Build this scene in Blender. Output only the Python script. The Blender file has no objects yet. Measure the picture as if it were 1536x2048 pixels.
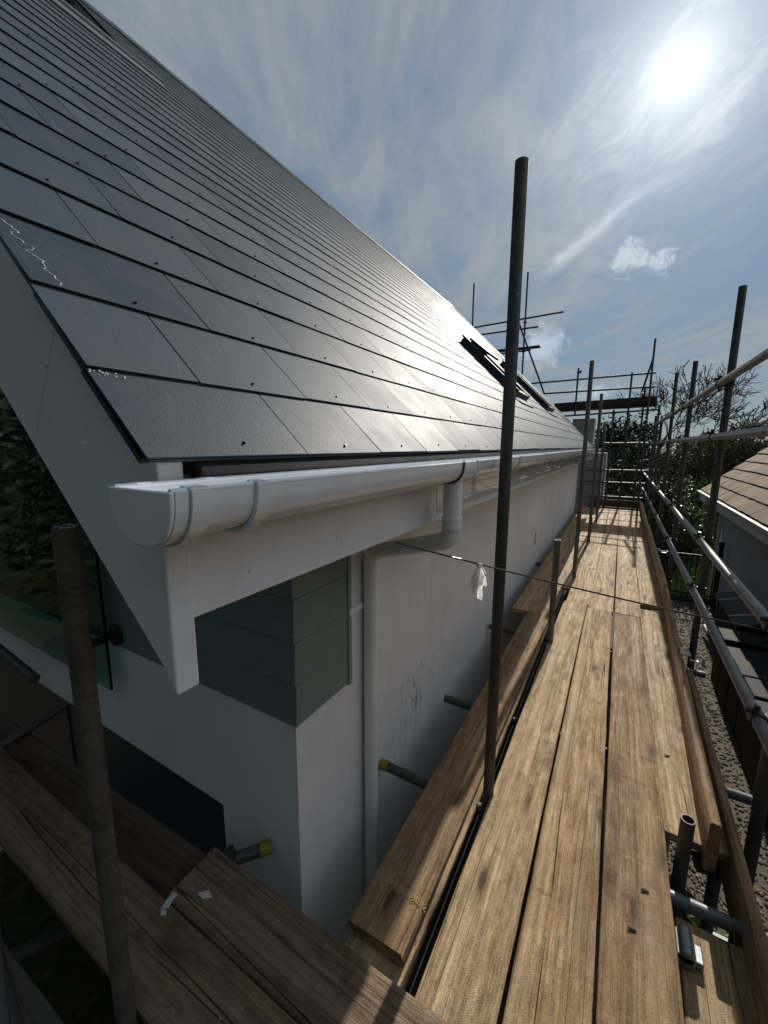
import bpy, math, random
import numpy as np
from mathutils import Vector, Matrix
random.seed(7)
R_ = math.radians
scn = bpy.context.scene
COL = scn.collection

# ------------------------------------------------------------------ camera
CAM_R = ((0.86490872, 0.08554042, -0.49458644),
         (0.50190838, -0.13842105, 0.85377257),
         (0.00457089, -0.98667241, -0.16265502))
cd = bpy.data.cameras.new('camera')
cam = bpy.data.objects.new('camera', cd); COL.objects.link(cam)
cd.sensor_fit = 'VERTICAL'; cd.sensor_height = 36; cd.sensor_width = 27
cd.lens = 36 * 808 / 2048
cd.clip_start = 0.02; cd.clip_end = 3000
m = Matrix.Identity(4)
for i in range(3):
    m[i][0] = CAM_R[i][0]; m[i][1] = -CAM_R[i][1]; m[i][2] = -CAM_R[i][2]
m[2][3] = 1.6
cam.matrix_world = m
scn.camera = cam

# ------------------------------------------------------------------ sun, exposure
SUN_EL, SUN_AZ = R_(33.8), R_(2.0)
SUN = Vector((math.sin(SUN_AZ) * math.cos(SUN_EL), math.cos(SUN_AZ) * math.cos(SUN_EL), math.sin(SUN_EL)))
sl = bpy.data.lights.new('sun', 'SUN'); sl.energy = 5.0; sl.angle = R_(0.5); sl.color = (1, .94, .85)
so = bpy.data.objects.new('sun', sl); COL.objects.link(so)
so.rotation_euler = SUN.to_track_quat('Z', 'Y').to_euler(); so.location = (0, 0, 30)
scn.view_settings.view_transform = 'Standard'; scn.view_settings.look = 'None'
scn.view_settings.exposure = 0; scn.view_settings.gamma = 1
scn.cycles.max_bounces = 6; scn.cycles.diffuse_bounces = 3; scn.cycles.glossy_bounces = 3
scn.cycles.sample_clamp_indirect = 6; scn.cycles.use_denoising = True


class NT:
    """small helper round a node tree"""
    def __init__(s, t): s.t = t; t.nodes.clear()
    def n(s, typ, inp=None, **kw):
        nd = s.t.nodes.new(typ)
        for k, v in kw.items(): setattr(nd, k, v)
        for k, v in (inp or {}).items():
            if isinstance(v, bpy.types.NodeSocket): s.t.links.new(v, nd.inputs[k])
            else: nd.inputs[k].default_value = v
        return nd
    def m(s, op, a, b=None, c=None, clamp=False):
        d = {0: a}
        if b is not None: d[1] = b
        if c is not None: d[2] = c
        return s.n('ShaderNodeMath', d, operation=op, use_clamp=clamp).outputs[0]
    def v(s, op, a, b=None):
        d = {0: a}
        if b is not None: d[1] = b
        nd = s.n('ShaderNodeVectorMath', d, operation=op)
        return nd.outputs['Value'] if op in ('DOT_PRODUCT', 'LENGTH', 'DISTANCE') else nd.outputs[0]
    def noise(s, vec, scale=5., detail=4., rough=.55, dist=0., out='Fac'):
        return s.n('ShaderNodeTexNoise', {'Vector': vec, 'Scale': scale, 'Detail': detail, 'Roughness': rough, 'Distortion': dist}).outputs[out]
    def ramp(s, fac, stops, interp='LINEAR'):
        nd = s.n('ShaderNodeValToRGB', {0: fac}); cr = nd.color_ramp; cr.interpolation = interp
        while len(cr.elements) < len(stops): cr.elements.new(.5)
        for e, (p, c) in zip(cr.elements, stops):
            e.position = p; e.color = (*c, 1) if not isinstance(c, (int, float)) else (c, c, c, 1)
        return nd.outputs[0]
    def mr(s, val, a, b, c=0., d=1., smooth=False):
        return s.n('ShaderNodeMapRange', {0: val, 1: a, 2: b, 3: c, 4: d}, interpolation_type='SMOOTHSTEP' if smooth else 'LINEAR').outputs[0]
    def mix(s, fac, a, b, blend='MIX'):
        nd = s.n('ShaderNodeMix', data_type='RGBA', blend_type=blend)
        for k, val in ((0, fac), (6, a), (7, b)):
            if isinstance(val, bpy.types.NodeSocket): s.t.links.new(val, nd.inputs[k])
            else: nd.inputs[k].default_value = val if k == 0 else (*val, 1) if len(val) == 3 else val
        return nd.outputs[2]


# ------------------------------------------------------------------ sky
w = bpy.data.worlds.new('World'); scn.world = w; w.use_nodes = True
T = NT(w.node_tree)
out = T.n('ShaderNodeOutputWorld')
sky = T.n('ShaderNodeTexSky', sky_type='NISHITA', sun_disc=False, sun_elevation=SUN_EL, sun_rotation=SUN_AZ,
          altitude=50, air_density=1.0, dust_density=0.25, ozone_density=1.5)
d = T.n('ShaderNodeTexCoord').outputs['Generated']
d = T.v('NORMALIZE', d)
sx = T.n('ShaderNodeSeparateXYZ', {0: d})
zz = T.m('ADD', T.m('MAXIMUM', sx.outputs[2], 0.0), 0.10)
px = T.m('DIVIDE', sx.outputs[0], zz); py = T.m('DIVIDE', sx.outputs[1], zz)
pl = T.n('ShaderNodeCombineXYZ', {0: px, 1: py, 2: 0.}).outputs[0]
# streaky high cloud, combed along one wind direction
rot = T.n('ShaderNodeMapping', {'Vector': pl, 'Rotation': (0, 0, R_(62)), 'Scale': (1, 1, 1)}).outputs[0]
st = T.n('ShaderNodeMapping', {'Vector': rot, 'Scale': (.62, 1.35, 1)}).outputs[0]
c1 = T.noise(st, 1.15, 9, .64, 1.1)
c2 = T.noise(T.n('ShaderNodeMapping', {'Vector': pl, 'Location': (7, 3, 0)}).outputs[0], .75, 5, .5, .4)
c3 = T.noise(T.n('ShaderNodeMapping', {'Vector': rot, 'Scale': (1.5, 3.6, 1)}).outputs[0], 2.2, 8, .66, .9)
cl = T.m('ADD', T.m('MULTIPLY', c1, .55), T.m('ADD', T.m('MULTIPLY', c2, .35), T.m('MULTIPLY', c3, .22)))
cl = T.mr(cl, .45, .70, 0, 1, True)
base = T.mix(1., sky.outputs[0], (.74, 1.0, 1.22), 'MULTIPLY')
hs = T.n('ShaderNodeHueSaturation', {'Saturation': 1.0, 'Value': 1.0, 'Color': base}).outputs[0]
# lift the dark zenith and calm the bright horizon, as the thin cloud sheet does
elev = T.mr(sx.outputs[2], 0., .9, 0, 1)
lift = T.mix(elev, (.60, .60, .60), (1.5, 1.5, 1.5))
hs = T.mix(1., hs, lift, 'MULTIPLY')
SKYK = .06
cloud_c = T.mix(cl, (3.7, 4.4, 5.0), (5.7, 6.15, 6.4))
skyc = T.mix(T.m('ADD', .56, T.m('MULTIPLY', cl, .34)), hs, cloud_c)
# thin cloud scattering round the sun
sd = T.m('MAXIMUM', T.v('DOT_PRODUCT', d, tuple(SUN)), 0.)
gl = T.m('ADD', T.m('MULTIPLY', T.m('POWER', sd, 1100.), 9.), T.m('ADD', T.m('MULTIPLY', T.m('POWER', sd, 210.), 9.), T.m('MULTIPLY', T.m('POWER', sd, 48.), 5.2)))
gl = T.m('MULTIPLY', gl, T.mr(T.m('ADD', cl, T.m('MULTIPLY', T.m('SUBTRACT', c3, .5), 1.6)), 0, 1, .62, 1.25))
skyc = T.mix(1., skyc, T.mix(1., (1., .985, .95), T.n('ShaderNodeCombineXYZ', {0: gl, 1: gl, 2: gl}).outputs[0], 'MULTIPLY'), 'ADD')


def dirpx(x, y):
    v = Vector(((x - 768), (y - 1024), 808)).normalized()
    return Vector([sum(CAM_R[i][k] * v[k] for k in range(3)) for i in range(3)])


def planepx(x, y):
    v = dirpx(x, y); z = max(v.z, 0) + .10
    return Vector((v.x / z, v.y / z, 0))


def seg(x0, y0, x1, y1, wd, scale, amp):
    """a ragged vapour trail in the sky sheet"""
    a, b = planepx(x0, y0), planepx(x1, y1)
    ax = (b - a); L = ax.length; ax.normalize(); nx = Vector((-ax.y, ax.x, 0))
    rel = T.v('SUBTRACT', pl, tuple(a))
    u = T.m('DIVIDE', T.v('DOT_PRODUCT', rel, tuple(ax)), L)
    nz = T.noise(pl, scale, 5, .6)
    vv = T.m('ABSOLUTE', T.m('ADD', T.v('DOT_PRODUCT', rel, tuple(nx)), T.m('MULTIPLY', T.m('SUBTRACT', nz, .5), wd * 1.6)))
    prof = T.mr(vv, 0, wd, 1, 0, True)
    ends = T.m('MULTIPLY', T.mr(u, -.05, .3, 0, 1, True), T.mr(u, .8, 1.05, 1, 0, True))
    return T.m('MULTIPLY', T.m('MULTIPLY', prof, ends), T.m('MULTIPLY', T.mr(nz, .3, .6, .5, 1), amp))


def puff(x, y, r, amp, scale, rag=1.0, flat=1.0):
    """a small ragged cumulus at a direction in the sky"""
    c = dirpx(x, y)
    rel = T.v('SUBTRACT', d, tuple(c))
    rel = T.v('MULTIPLY', rel, (1, 1, flat))
    dist = T.m('DIVIDE', T.v('LENGTH', rel), r)
    nz = T.noise(d, scale, 7, .68, .7)
    f = T.m('ADD', T.m('SUBTRACT', 1., dist), T.m('MULTIPLY', T.m('SUBTRACT', nz, .5), 2.6 * rag))
    return T.m('MULTIPLY', T.mr(f, .2, .95, 0, 1, True), amp)


# bright lobe added outside the view to lift the wall; rear sky dimmed
east = Vector((math.sin(R_(85)) * .82, math.cos(R_(85)) * .82, .57)).normalized()
fill_lobe = T.m('POWER', T.m('MAXIMUM', T.v('DOT_PRODUCT', d, tuple(east)), 0.), 4.)
fill_lobe = T.m('MULTIPLY', fill_lobe, T.mr(c2, .3, .65, .45, 1.2))
skyc = T.mix(T.m('MINIMUM', fill_lobe, 1.), skyc, (14., 15.0, 16.))
skyc = T.mix(1., skyc, T.mix(T.mr(sx.outputs[1], -.75, .1, 0, 1, True), (.44, .47, .52), (1., 1., 1.)), 'MULTIPLY')
parts = [seg(1080, 560, 1312, 352, .062, 9., .75),
         puff(1255, 512, .047, .95, 26, 1.1), puff(1322, 524, .036, .95, 30, 1.1), puff(1085, 700, .075, .9, 20, .8), puff(1200, 785, .065, .8, 20, .8, 2.0)]
tot = parts[0]
for p_ in parts[1:]: tot = T.m('MAXIMUM', tot, p_)
skyc = T.mix(T.m('MULTIPLY', T.m('MINIMUM', tot, 1.), .75), skyc, T.mix(1., skyc, (6.5, 6.4, 6.1), 'ADD'))
bg = T.n('ShaderNodeBackground', {0: skyc, 1: SKYK})
T.t.links.new(bg.outputs[0], out.inputs[0])


# ------------------------------------------------------------------ materials
def mat(name):
    mt = bpy.data.materials.new(name); mt.use_nodes = True
    t = NT(mt.node_tree)
    o = t.n('ShaderNodeOutputMaterial')
    b = t.n('ShaderNodeBsdfPrincipled')
    t.t.links.new(b.outputs[0], o.inputs[0])
    return mt, t, b


def setp(t, b, **kw):
    for k, v in kw.items():
        k = k.replace('_', ' ')
        if isinstance(v, bpy.types.NodeSocket): t.t.links.new(v, b.inputs[k])
        elif isinstance(v, tuple): b.inputs[k].default_value = (*v, 1) if len(v) == 3 else v
        else: b.inputs[k].default_value = v


def bump(t, b, h, strength=.3, dist=.002):
    nd = t.n('ShaderNodeBump', {'Height': h, 'Strength': strength, 'Distance': dist})
    t.t.links.new(nd.outputs[0], b.inputs['Normal'])


def scaled(t, v, s, loc=(0, 0, 0)):
    return t.n('ShaderNodeMapping', {'Vector': v, 'Scale': s, 'Location': loc}).outputs[0]


def wood(name, light, dark, stain, amt=1.0):
    mt, t, b = mat(name)
    oc = t.n('ShaderNodeTexCoord').outputs['Object']
    rnd = t.n('ShaderNodeObjectInfo').outputs['Random']
    off = t.n('ShaderNodeCombineXYZ', {0: t.m('MULTIPLY', rnd, 57.), 1: t.m('MULTIPLY', rnd, 13.), 2: t.m('MULTIPLY', rnd, 31.)}).outputs[0]
    co = t.v('ADD', oc, off)
    wob = t.noise(scaled(t, co, (1.4, 5, 5)), 1., 3, .5, out='Color')
    co2 = t.v('ADD', co, t.v('MULTIPLY', t.v('SUBTRACT', wob, (.5, .5, .5)), (0, .022, .022)))
    ringf = t.noise(scaled(t, co2, (.42, 6.5, 6.5)), 1., 2, .45)
    ring = t.m('MULTIPLY_ADD', t.m('SINE', t.m('MULTIPLY', ringf, 74.)), .5, .5)
    g1 = t.noise(scaled(t, co2, (.8, 42, 42)), 1., 6, .65)
    g2 = t.noise(scaled(t, co2, (5, 300, 300)), 1., 4, .7)
    sp = t.noise(co, 160., 4, .7)
    big = t.noise(scaled(t, co, (1.3, 4, 4)), 1., 5, .6)
    mid = t.noise(scaled(t, co, (5, 14, 14)), 1., 5, .65)
    f = t.m('ADD', t.m('MULTIPLY', ring, .17), t.m('ADD', t.m('MULTIPLY', t.m('ADD', t.m('MULTIPLY', g1, .55), t.m('MULTIPLY', mid, .75)), .80), t.m('MULTIPLY', g2, .80)))
    f = t.m('ADD', f, t.m('ADD', t.m('MULTIPLY', t.m('SUBTRACT', sp, .5), .6), t.m('MULTIPLY', t.m('SUBTRACT', t.noise(scaled(t, co, (14, 34, 34)), 1., 5, .65), .5), .75)))
    g3 = t.noise(scaled(t, co2, (2.2, 120, 120), (5, 2, 8)), 1., 3, .6)
    f = t.m('ADD', f, t.m('MULTIPLY', t.m('SUBTRACT', g3, .5), .75))
    f = t.mr(f, .66, 1.22, 0, 1)
    dash = t.mr(t.noise(scaled(t, co2, (34, 170, 170), (8, 3, 1)), 1., 4, .75), .60, .72)
    pit = t.mr(t.noise(scaled(t, co, (70, 150, 150), (3, 9, 1)), 1., 3, .7), .64, .74)
    c = t.mix(f, dark, light)
    # per board tint
    tint = t.ramp(t.m('FRACT', t.m('MULTIPLY', rnd, 7.31)), [(0, (.90, .86, .80)), (.35, (1, .98, .95)), (.7, (1.06, 1.06, 1.04)), (1, (.94, .87, .76))])
    c = t.mix(1., c, tint, 'MULTIPLY')
    c = t.mix(t.m('MULTIPLY', t.mr(big, .47, .72), .62 * amt), c, stain)
    c = t.mix(t.m('MULTIPLY', t.mr(mid, .56, .78), .5 * amt), c, tuple(x * .45 for x in stain))
    gk = .78 * light[0]
    gp_ = t.noise(scaled(t, co, (2.3, 7, 7), (11, 4, 6)), 1., 6, .65)
    c = t.mix(t.m('MULTIPLY', t.mr(gp_, .48, .68), .34), c, t.mix(f, (gk * .31, gk * .275, gk * .24), (gk, gk * .91, gk * .78)))
    # pale scuffs
    sc = t.noise(scaled(t, co, (9, 30, 30), (4, 1, 2)), 1., 6, .7)
    c = t.mix(t.m('MULTIPLY', t.mr(sc, .60, .76), .5), c, tuple(min(1, x * 1.6) for x in light))
    # saw marks across the board
    sxyz = t.n('ShaderNodeSeparateXYZ', {0: co2})
    saw = t.m('SINE', t.m('ADD', t.m('ADD', t.m('MULTIPLY', sxyz.outputs[0], 900.), t.m('MULTIPLY', mid, 26.)), t.m('MULTIPLY', sxyz.outputs[1], 560.)))
    sawm = t.m('MULTIPLY', t.m('MULTIPLY_ADD', saw, .5, .5), t.mr(t.noise(scaled(t, co, (1.7, 5, 5), (9, 9, 9)), 1., 3), .48, .62))
    c = t.mix(t.m('MULTIPLY', sawm, .13), c, tuple(x * .8 for x in dark))
    c = t.mix(t.m('MULTIPLY', dash, .42), c, tuple(x * .8 for x in dark))
    c = t.mix(t.m('MULTIPLY', pit, .38), c, tuple(min(1, x * 1.3) for x in light))
    # a paler, cleaner streak of sapwood down each board
    sap = t.m('ABSOLUTE', t.m('ADD', t.n('ShaderNodeSeparateXYZ', {0: t.v('SUBTRACT', co2, off)}).outputs[1], t.m('MULTIPLY', t.m('SUBTRACT', t.m('FRACT', t.m('MULTIPLY', rnd, 3.7)), .5), .16)))
    c = t.mix(t.m('MULTIPLY', t.mr(sap, .012, .034, 1, 0, True), t.mr(g1, .35, .65, .1, .55)), c, tuple(min(1, x * 1.22) for x in (light[0] * .95, light[1], light[2] * 1.12)))
    # scuffs dragged across the board and dark transverse stains
    rt = t.n('ShaderNodeMapping', {'Vector': co, 'Rotation': (0, 0, R_(24)), 'Scale': (55, 5, 5)}).outputs[0]
    sc2 = t.noise(rt, 1., 5, .7, .4)
    c = t.mix(t.m('MULTIPLY', t.mr(sc2, .66, .74), .45), c, tuple(min(1, x * 1.35) for x in light))
    rt2 = t.n('ShaderNodeMapping', {'Vector': co, 'Rotation': (0, 0, R_(-12)), 'Scale': (9, 1.6, 2)}).outputs[0]
    st2 = t.noise(rt2, 1., 6, .7, 1.2)
    c = t.mix(t.m('MULTIPLY', t.mr(st2, .60, .72), .60 * amt), c, tuple(x * .5 for x in dark))
    # knots
    vo = t.n('ShaderNodeTexVoronoi', {'Vector': scaled(t, co2, (2.1, 8.0, 1.0)), 'Scale': 1.0, 'Randomness': 1.0}).outputs['Distance']
    c = t.mix(t.mr(vo, .07, .13, .9, 0), c, (.035, .02, .012))
    c = t.mix(t.mr(vo, .13, .27, .5, 0), c, tuple(x * .7 for x in dark))
    # spots of cement and paint
    cs = t.noise(scaled(t, co, (1, 1, 1), (6, 2, 9)), 34., 4, .55)
    csm = t.m('MULTIPLY', t.mr(cs, .70, .73), t.mr(t.noise(co, 2.6, 2, .5), .50, .60))
    c = t.mix(t.m('MULTIPLY', csm, .65), c, (.46, .45, .42))
    # long drying cracks
    cr = t.m('ABSOLUTE', t.m('SUBTRACT', t.noise(scaled(t, co2, (.16, 9, 3), (3, 5, 7)), 1., 1, .4), .5))
    crk = t.mr(cr, .0012, .0036, 1, 0)
    crk = t.m('MULTIPLY', crk, t.mr(t.noise(scaled(t, co, (.9, 3, 3), (1, 8, 2)), 1., 2), .47, .55))
    c = t.mix(t.m('MULTIPLY', crk, .9), c, (.018, .011, .007))
    setp(t, b, Base_Color=c, Roughness=t.mr(f, 0, 1, .9, .66), Specular_IOR_Level=.25)
    h = t.m('SUBTRACT', t.m('ADD', t.m('MULTIPLY', f, 1.), t.m('MULTIPLY', g2, .7)), t.m('MULTIPLY', crk, 2.2))
    h = t.m('SUBTRACT', h, t.m('ADD', t.m('MULTIPLY', sawm, .12), t.m('MULTIPLY', dash, .8)))
    h = t.m('ADD', h, t.m('MULTIPLY', pit, .5))
    bump(t, b, h, .9, .0026)
    return mt


M = {}
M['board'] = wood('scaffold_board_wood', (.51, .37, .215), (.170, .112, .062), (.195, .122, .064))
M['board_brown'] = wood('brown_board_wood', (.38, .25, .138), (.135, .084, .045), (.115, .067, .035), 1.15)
M['board_backlit'] = wood('backlit_dark_board_wood', (.065, .053, .042), (.03, .024, .019), (.022, .018, .015))  # near-black tone painted in for the backlit boards at the far end
M['board_shaded'] = wood('shaded_brown_board_wood', (.25, .18, .118), (.09, .062, .04), (.075, .05, .03), 1.1)  # brown board wood with the gable's shade put into its colour
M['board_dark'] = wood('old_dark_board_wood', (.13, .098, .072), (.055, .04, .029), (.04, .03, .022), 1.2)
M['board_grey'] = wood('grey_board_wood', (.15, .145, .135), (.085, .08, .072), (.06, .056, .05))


def metal(name, col, rough, metallic, var=.25):
    mt, t, b = mat(name)
    oc = t.n('ShaderNodeTexCoord').outputs['Object']
    n1 = t.noise(scaled(t, oc, (1, 1, 1)), 14., 6, .65); n2 = t.noise(oc, 90., 4, .7); n3 = t.noise(scaled(t, oc, (60, 60, 3)), 1., 4, .6)
    f = t.m('ADD', t.m('MULTIPLY', n1, .5), t.m('ADD', t.m('MULTIPLY', n2, .25), t.m('MULTIPLY', n3, .25)))
    c = t.ramp(f, [(.30, tuple(x * (1 - 1.6 * var) for x in col)), (.5, col), (.72, tuple(min(1, x * (1 + 1.5 * var)) for x in col))])
    c = t.mix(t.mr(t.noise(oc, 7., 5, .7), .62, .75, 0, .5), c, (.10, .07, .05))
    c = t.mix(t.mr(t.noise(oc, 38., 3, .6), .66, .70, 0, .55), c, (.26, .255, .24))
    c = t.mix(t.mr(t.noise(scaled(t, oc, (30, 30, 5)), 1., 4, .6), .62, .72, 0, .5), c, tuple(x * .35 for x in col))
    setp(t, b, Base_Color=c, Metallic=metallic, Roughness=t.mr(f, .3, .7, rough + .12, rough - .08))
    bump(t, b, f, .25, .001)
    return mt


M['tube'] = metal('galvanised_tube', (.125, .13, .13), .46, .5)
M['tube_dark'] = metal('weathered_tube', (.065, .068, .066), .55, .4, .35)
M['coupler'] = metal('dull_coupler_steel', (.055, .055, .052), .5, .6, .3)
M['zinc'] = metal('bright_zinc', (.42, .45, .46), .42, .7, .25)


def simple(name, col, rough, spec=.5, nscale=60., nstr=.0, var=.0, metallic=0., coat=0.):
    mt, t, b = mat(name)
    oc = t.n('ShaderNodeTexCoord').outputs['Object']
    n1 = t.noise(oc, nscale, 5, .6)
    c = col
    if var: c = t.mix(n1, tuple(x * (1 - var) for x in col), tuple(min(1, x * (1 + var)) for x in col))
    setp(t, b, Base_Color=c, Roughness=rough, Specular_IOR_Level=spec, Metallic=metallic, Coat_Weight=coat)
    if nstr: bump(t, b, n1, nstr, .002)
    return mt


def pvc():
    mt, t, b = mat('white_pvc')
    oc = t.n('ShaderNodeTexCoord').outputs['Object']
    n = t.noise(oc, 9., 6, .7); n2 = t.noise(oc, 45., 6, .75)
    c = t.mix(t.mr(n, .5, .75, 0, .32), (.77, .80, .84), (.54, .53, .50))
    c = t.mix(t.mr(n2, .60, .78, 0, .4), c, (.42, .40, .37))
    setp(t, b, Base_Color=c, Roughness=t.mr(n2, .3, .7, .10, .22), Specular_IOR_Level=.55)
    bump(t, b, t.noise(oc, 5., 2, .5), .06, .01)
    return mt


M['pvc'] = pvc()


def film():
    mt, t, b = mat('clear_film_on_fascia')
    oc = t.n('ShaderNodeTexCoord').outputs['Object']
    n1 = t.noise(scaled(t, oc, (1, 3.0, 9)), 1., 5, .65, 1.2)
    n2 = t.noise(scaled(t, oc, (1, 12, 30)), 1., 5, .6, 1.5)
    sy = t.n('ShaderNodeSeparateXYZ', {0: t.n('ShaderNodeNewGeometry').outputs['Position']}).outputs[1]
    h = t.m('MULTIPLY', t.m('ADD', t.mr(n1, .50, .64), t.m('MULTIPLY', t.mr(n2, .58, .70), .35)), t.mr(sy, 1.7, 3.2, .08, 1.))
    setp(t, b, Base_Color=(.62, .63, .64), Roughness=.05, Specular_IOR_Level=.8, Coat_Weight=.6, Coat_Roughness=.04)
    bump(t, b, h, .22, .010)
    return mt


M['film'] = film()


def render_wall():
    mt, t, b = mat('white_render')
    g = t.n('ShaderNodeNewGeometry').outputs['Position']
    n1 = t.noise(g, 2.2, 6, .6); n2 = t.noise(g, 130., 4, .65); n3 = t.noise(scaled(t, g, (9, 9, 1.0)), 1., 5, .65)
    c = t.mix(t.mr(n1, .35, .7), (.75, .765, .79), (.65, .665, .69))
    c = t.mix(t.mr(n3, .52, .74, 0, .26), c, (.46, .45, .46))
    s = t.n('ShaderNodeSeparateXYZ', {0: g})
    # splashes of dirt low on the side wall beside the downpipe
    my = t.m('MULTIPLY', t.mr(s.outputs[1], 1.65, 1.85, 0, 1, True), t.mr(s.outputs[1], 2.15, 2.75, 1, 0, True))
    mz = t.m('MULTIPLY', t.mr(s.outputs[2], -.35, -.1, 0, 1, True), t.mr(s.outputs[2], .12, .40, 1, 0, True))
    dr = t.mr(t.noise(scaled(t, g, (20, 20, 5), (2, 1, 3)), 1., 5, .7), .54, .66)
    c = t.mix(t.m('MULTIPLY', t.m('MULTIPLY', my, mz), t.m('MULTIPLY', dr, .8)), c, (.10, .10, .10))
    setp(t, b, Base_Color=c, Roughness=.88, Specular_IOR_Level=.25)
    c = t.mix(t.mr(t.noise(g, 24., 5, .7), .58, .75, 0, .22), c, (.42, .41, .40))
    c = t.mix(t.mr(t.noise(g, 75., 2, .5), .74, .78, 0, .6), c, (.22, .21, .20))
    t.t.links.new(c, b.inputs['Base Color'])
    bump(t, b, t.m('ADD', n2, t.m('MULTIPLY', t.noise(g, 11., 4, .6), 1.2)), .5, .0035)
    return mt


M['render'] = render_wall()


def slate():
    mt, t, b = mat('dark_slate')
    g = t.n('ShaderNodeNewGeometry').outputs['Position']
    at = t.n('ShaderNodeAttribute', attribute_name='tint', attribute_type='GEOMETRY').outputs['Fac']
    mp = t.n('ShaderNodeMapping', {'Vector': g, 'Rotation': (0, R_(44), 0)}).outputs[0]
    n1 = t.noise(mp, 6., 5, .6); n2 = t.m('ADD', t.noise(mp, 430., 2, .6), t.noise(mp, 170., 3, .6)); n3 = t.noise(scaled(t, mp, (5, 26, 5)), 1., 6, .7, .8)
    n4 = t.noise(scaled(t, mp, (16, 90, 16)), 1., 5, .7, .5)
    c = t.mix(at, (.025, .038, .054), (.048, .064, .083))
    c = t.mix(t.mr(n1, .45, .75, 0, .6), c, (.062, .070, .078))
    c = t.mix(t.mr(n3, .58, .78, 0, .5), c, (.15, .15, .15))
    c = t.mix(t.mr(n4, .70, .82, 0, .45), c, (.20, .20, .20))
    r = t.m('ADD', t.mr(n1, .3, .7, .53, .60), t.m('MULTIPLY', t.mr(n3, .5, .8), .06))
    r = t.m('ADD', r, t.m('MULTIPLY', t.m('SUBTRACT', at, .5), .09))
    setp(t, b, Base_Color=c, Roughness=r, Specular_IOR_Level=.13)
    bump(t, b, t.m('ADD', n2, t.m('MULTIPLY', n1, .5)), .36, .0012)
    return mt


M['slate'] = slate()
M['black'] = simple('black_plastic', (.012, .012, .013), .45, .4, 40, .1, .3)
M['black_shiny'] = simple('black_shiny', (.012, .012, .012), .12, .6, 40, .05, .3)
M['lead'] = simple('grey_lead', (.10, .115, .125), .5, .5, 12, .3, .35)
M['chalk'] = simple('chalk', (.42, .42, .40), .9, .1, 90, .4, .15)
M['winframe'] = simple('anthracite_frame', (.028, .03, .032), .42, .5, 60, .1, .2)
M['white_tape'] = None
M['yellow'] = simple('yellow_cap', (.24, .20, .02), .5, .4, 60, .1, .2)
M['brick_vent'] = simple('terracotta', (.23, .13, .09), .8, .2, 60, .3, .25)
M['orange'] = simple('orange_plastic', (.6, .12, .05), .5, .4, 60, .1, .1)


def glass():
    mt, t, b = mat('dark_glass')
    oc = t.n('ShaderNodeTexCoord').outputs['Object']
    setp(t, b, Base_Color=(.012, .015, .018), Roughness=.03, Specular_IOR_Level=.6)
    bump(t, b, t.noise(oc, 1.3, 2), .03, .01)
    return mt


def clear_glass():
    mt, t, b = mat('clear_glass')
    setp(t, b, Base_Color=(.45, .62, .56), Roughness=.02, Transmission_Weight=1.0, IOR=1.2, Specular_IOR_Level=.5)
    oc = t.n('ShaderNodeTexCoord').outputs['Object']
    bump(t, b, t.noise(oc, 1.1, 2), .02, .01)
    return mt


M['glass'] = glass(); M['clear'] = clear_glass()


def cladding():
    mt, t, b = mat('sage_cladding')
    g = t.n('ShaderNodeNewGeometry').outputs['Position']
    wv = t.noise(scaled(t, g, (2.0, 2.0, 10)), 1., 3, .5)
    ring = t.m('MULTIPLY_ADD', t.m('SINE', t.m('MULTIPLY', wv, 95.)), .5, .5)
    fine = t.noise(scaled(t, g, (9, 9, 140)), 1., 4, .6)
    h = t.m('ADD', t.m('MULTIPLY', ring, .6), t.m('MULTIPLY', fine, .6))
    c = t.mix(t.m('MULTIPLY', h, .6), (.158, .208, .202), (.203, .262, .252))
    c = t.mix(t.mr(t.noise(g, 3., 5, .6), .5, .8, 0, .3), c, (.125, .185, .175))
    setp(t, b, Base_Color=c, Roughness=.6, Specular_IOR_Level=.35)
    bump(t, b, h, .45, .0025)
    return mt


M['clad'] = cladding()
M['trim'] = simple('sage_trim', (.22, .29, .265), .5, .4, 40, .1, .1)


def ground_mat():
    mt, t, b = mat('garden_ground')
    g = t.n('ShaderNodeNewGeometry').outputs['Position']
    n = t.noise(g, .6, 6, .65); n2 = t.noise(g, 9., 6, .7)
    c = t.mix(t.mr(n, .42, .6), (.030, .024, .016), (.022, .028, .012))
    c = t.mix(t.mr(n2, .5, .75), c, (.075, .065, .045))
    setp(t, b, Base_Color=c, Roughness=.95, Specular_IOR_Level=.1)
    bump(t, b, n2, .8, .05)
    return mt


def gravel_mat():
    mt, t, b = mat('gravel')
    g = t.n('ShaderNodeNewGeometry').outputs['Position']
    vo = t.n('ShaderNodeTexVoronoi', {'Vector': g, 'Scale': 26.})
    ri = t.n('ShaderNodeNewGeometry').outputs['Random Per Island']
    c = t.ramp(t.m('FRACT', t.m('ADD', t.noise(g, 40., 3), ri)), [(0, (.06, .05, .04)), (.4, (.20, .16, .12)), (.7, (.30, .25, .19)), (1, (.12, .11, .10))])
    c = t.mix(t.mr(vo.outputs['Distance'], .25, .6, 0, .5), c, (.07, .06, .05))
    setp(t, b, Base_Color=c, Roughness=.85, Specular_IOR_Level=.25)
    bump(t, b, t.noise(g, 60., 5, .7), .6, .012)
    return mt


def lawn_mat():
    mt, t, b = mat('lawn')
    g = t.n('ShaderNodeNewGeometry').outputs['Position']
    n = t.noise(g, 40., 5, .7)
    c = t.mix(n, (.035, .07, .012), (.10, .17, .03))
    setp(t, b, Base_Color=c, Roughness=.9, Specular_IOR_Level=.15); bump(t, b, n, 1., .05)
    return mt


M['ground'] = ground_mat(); M['gravel'] = gravel_mat(); M['lawn'] = lawn_mat()


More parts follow.
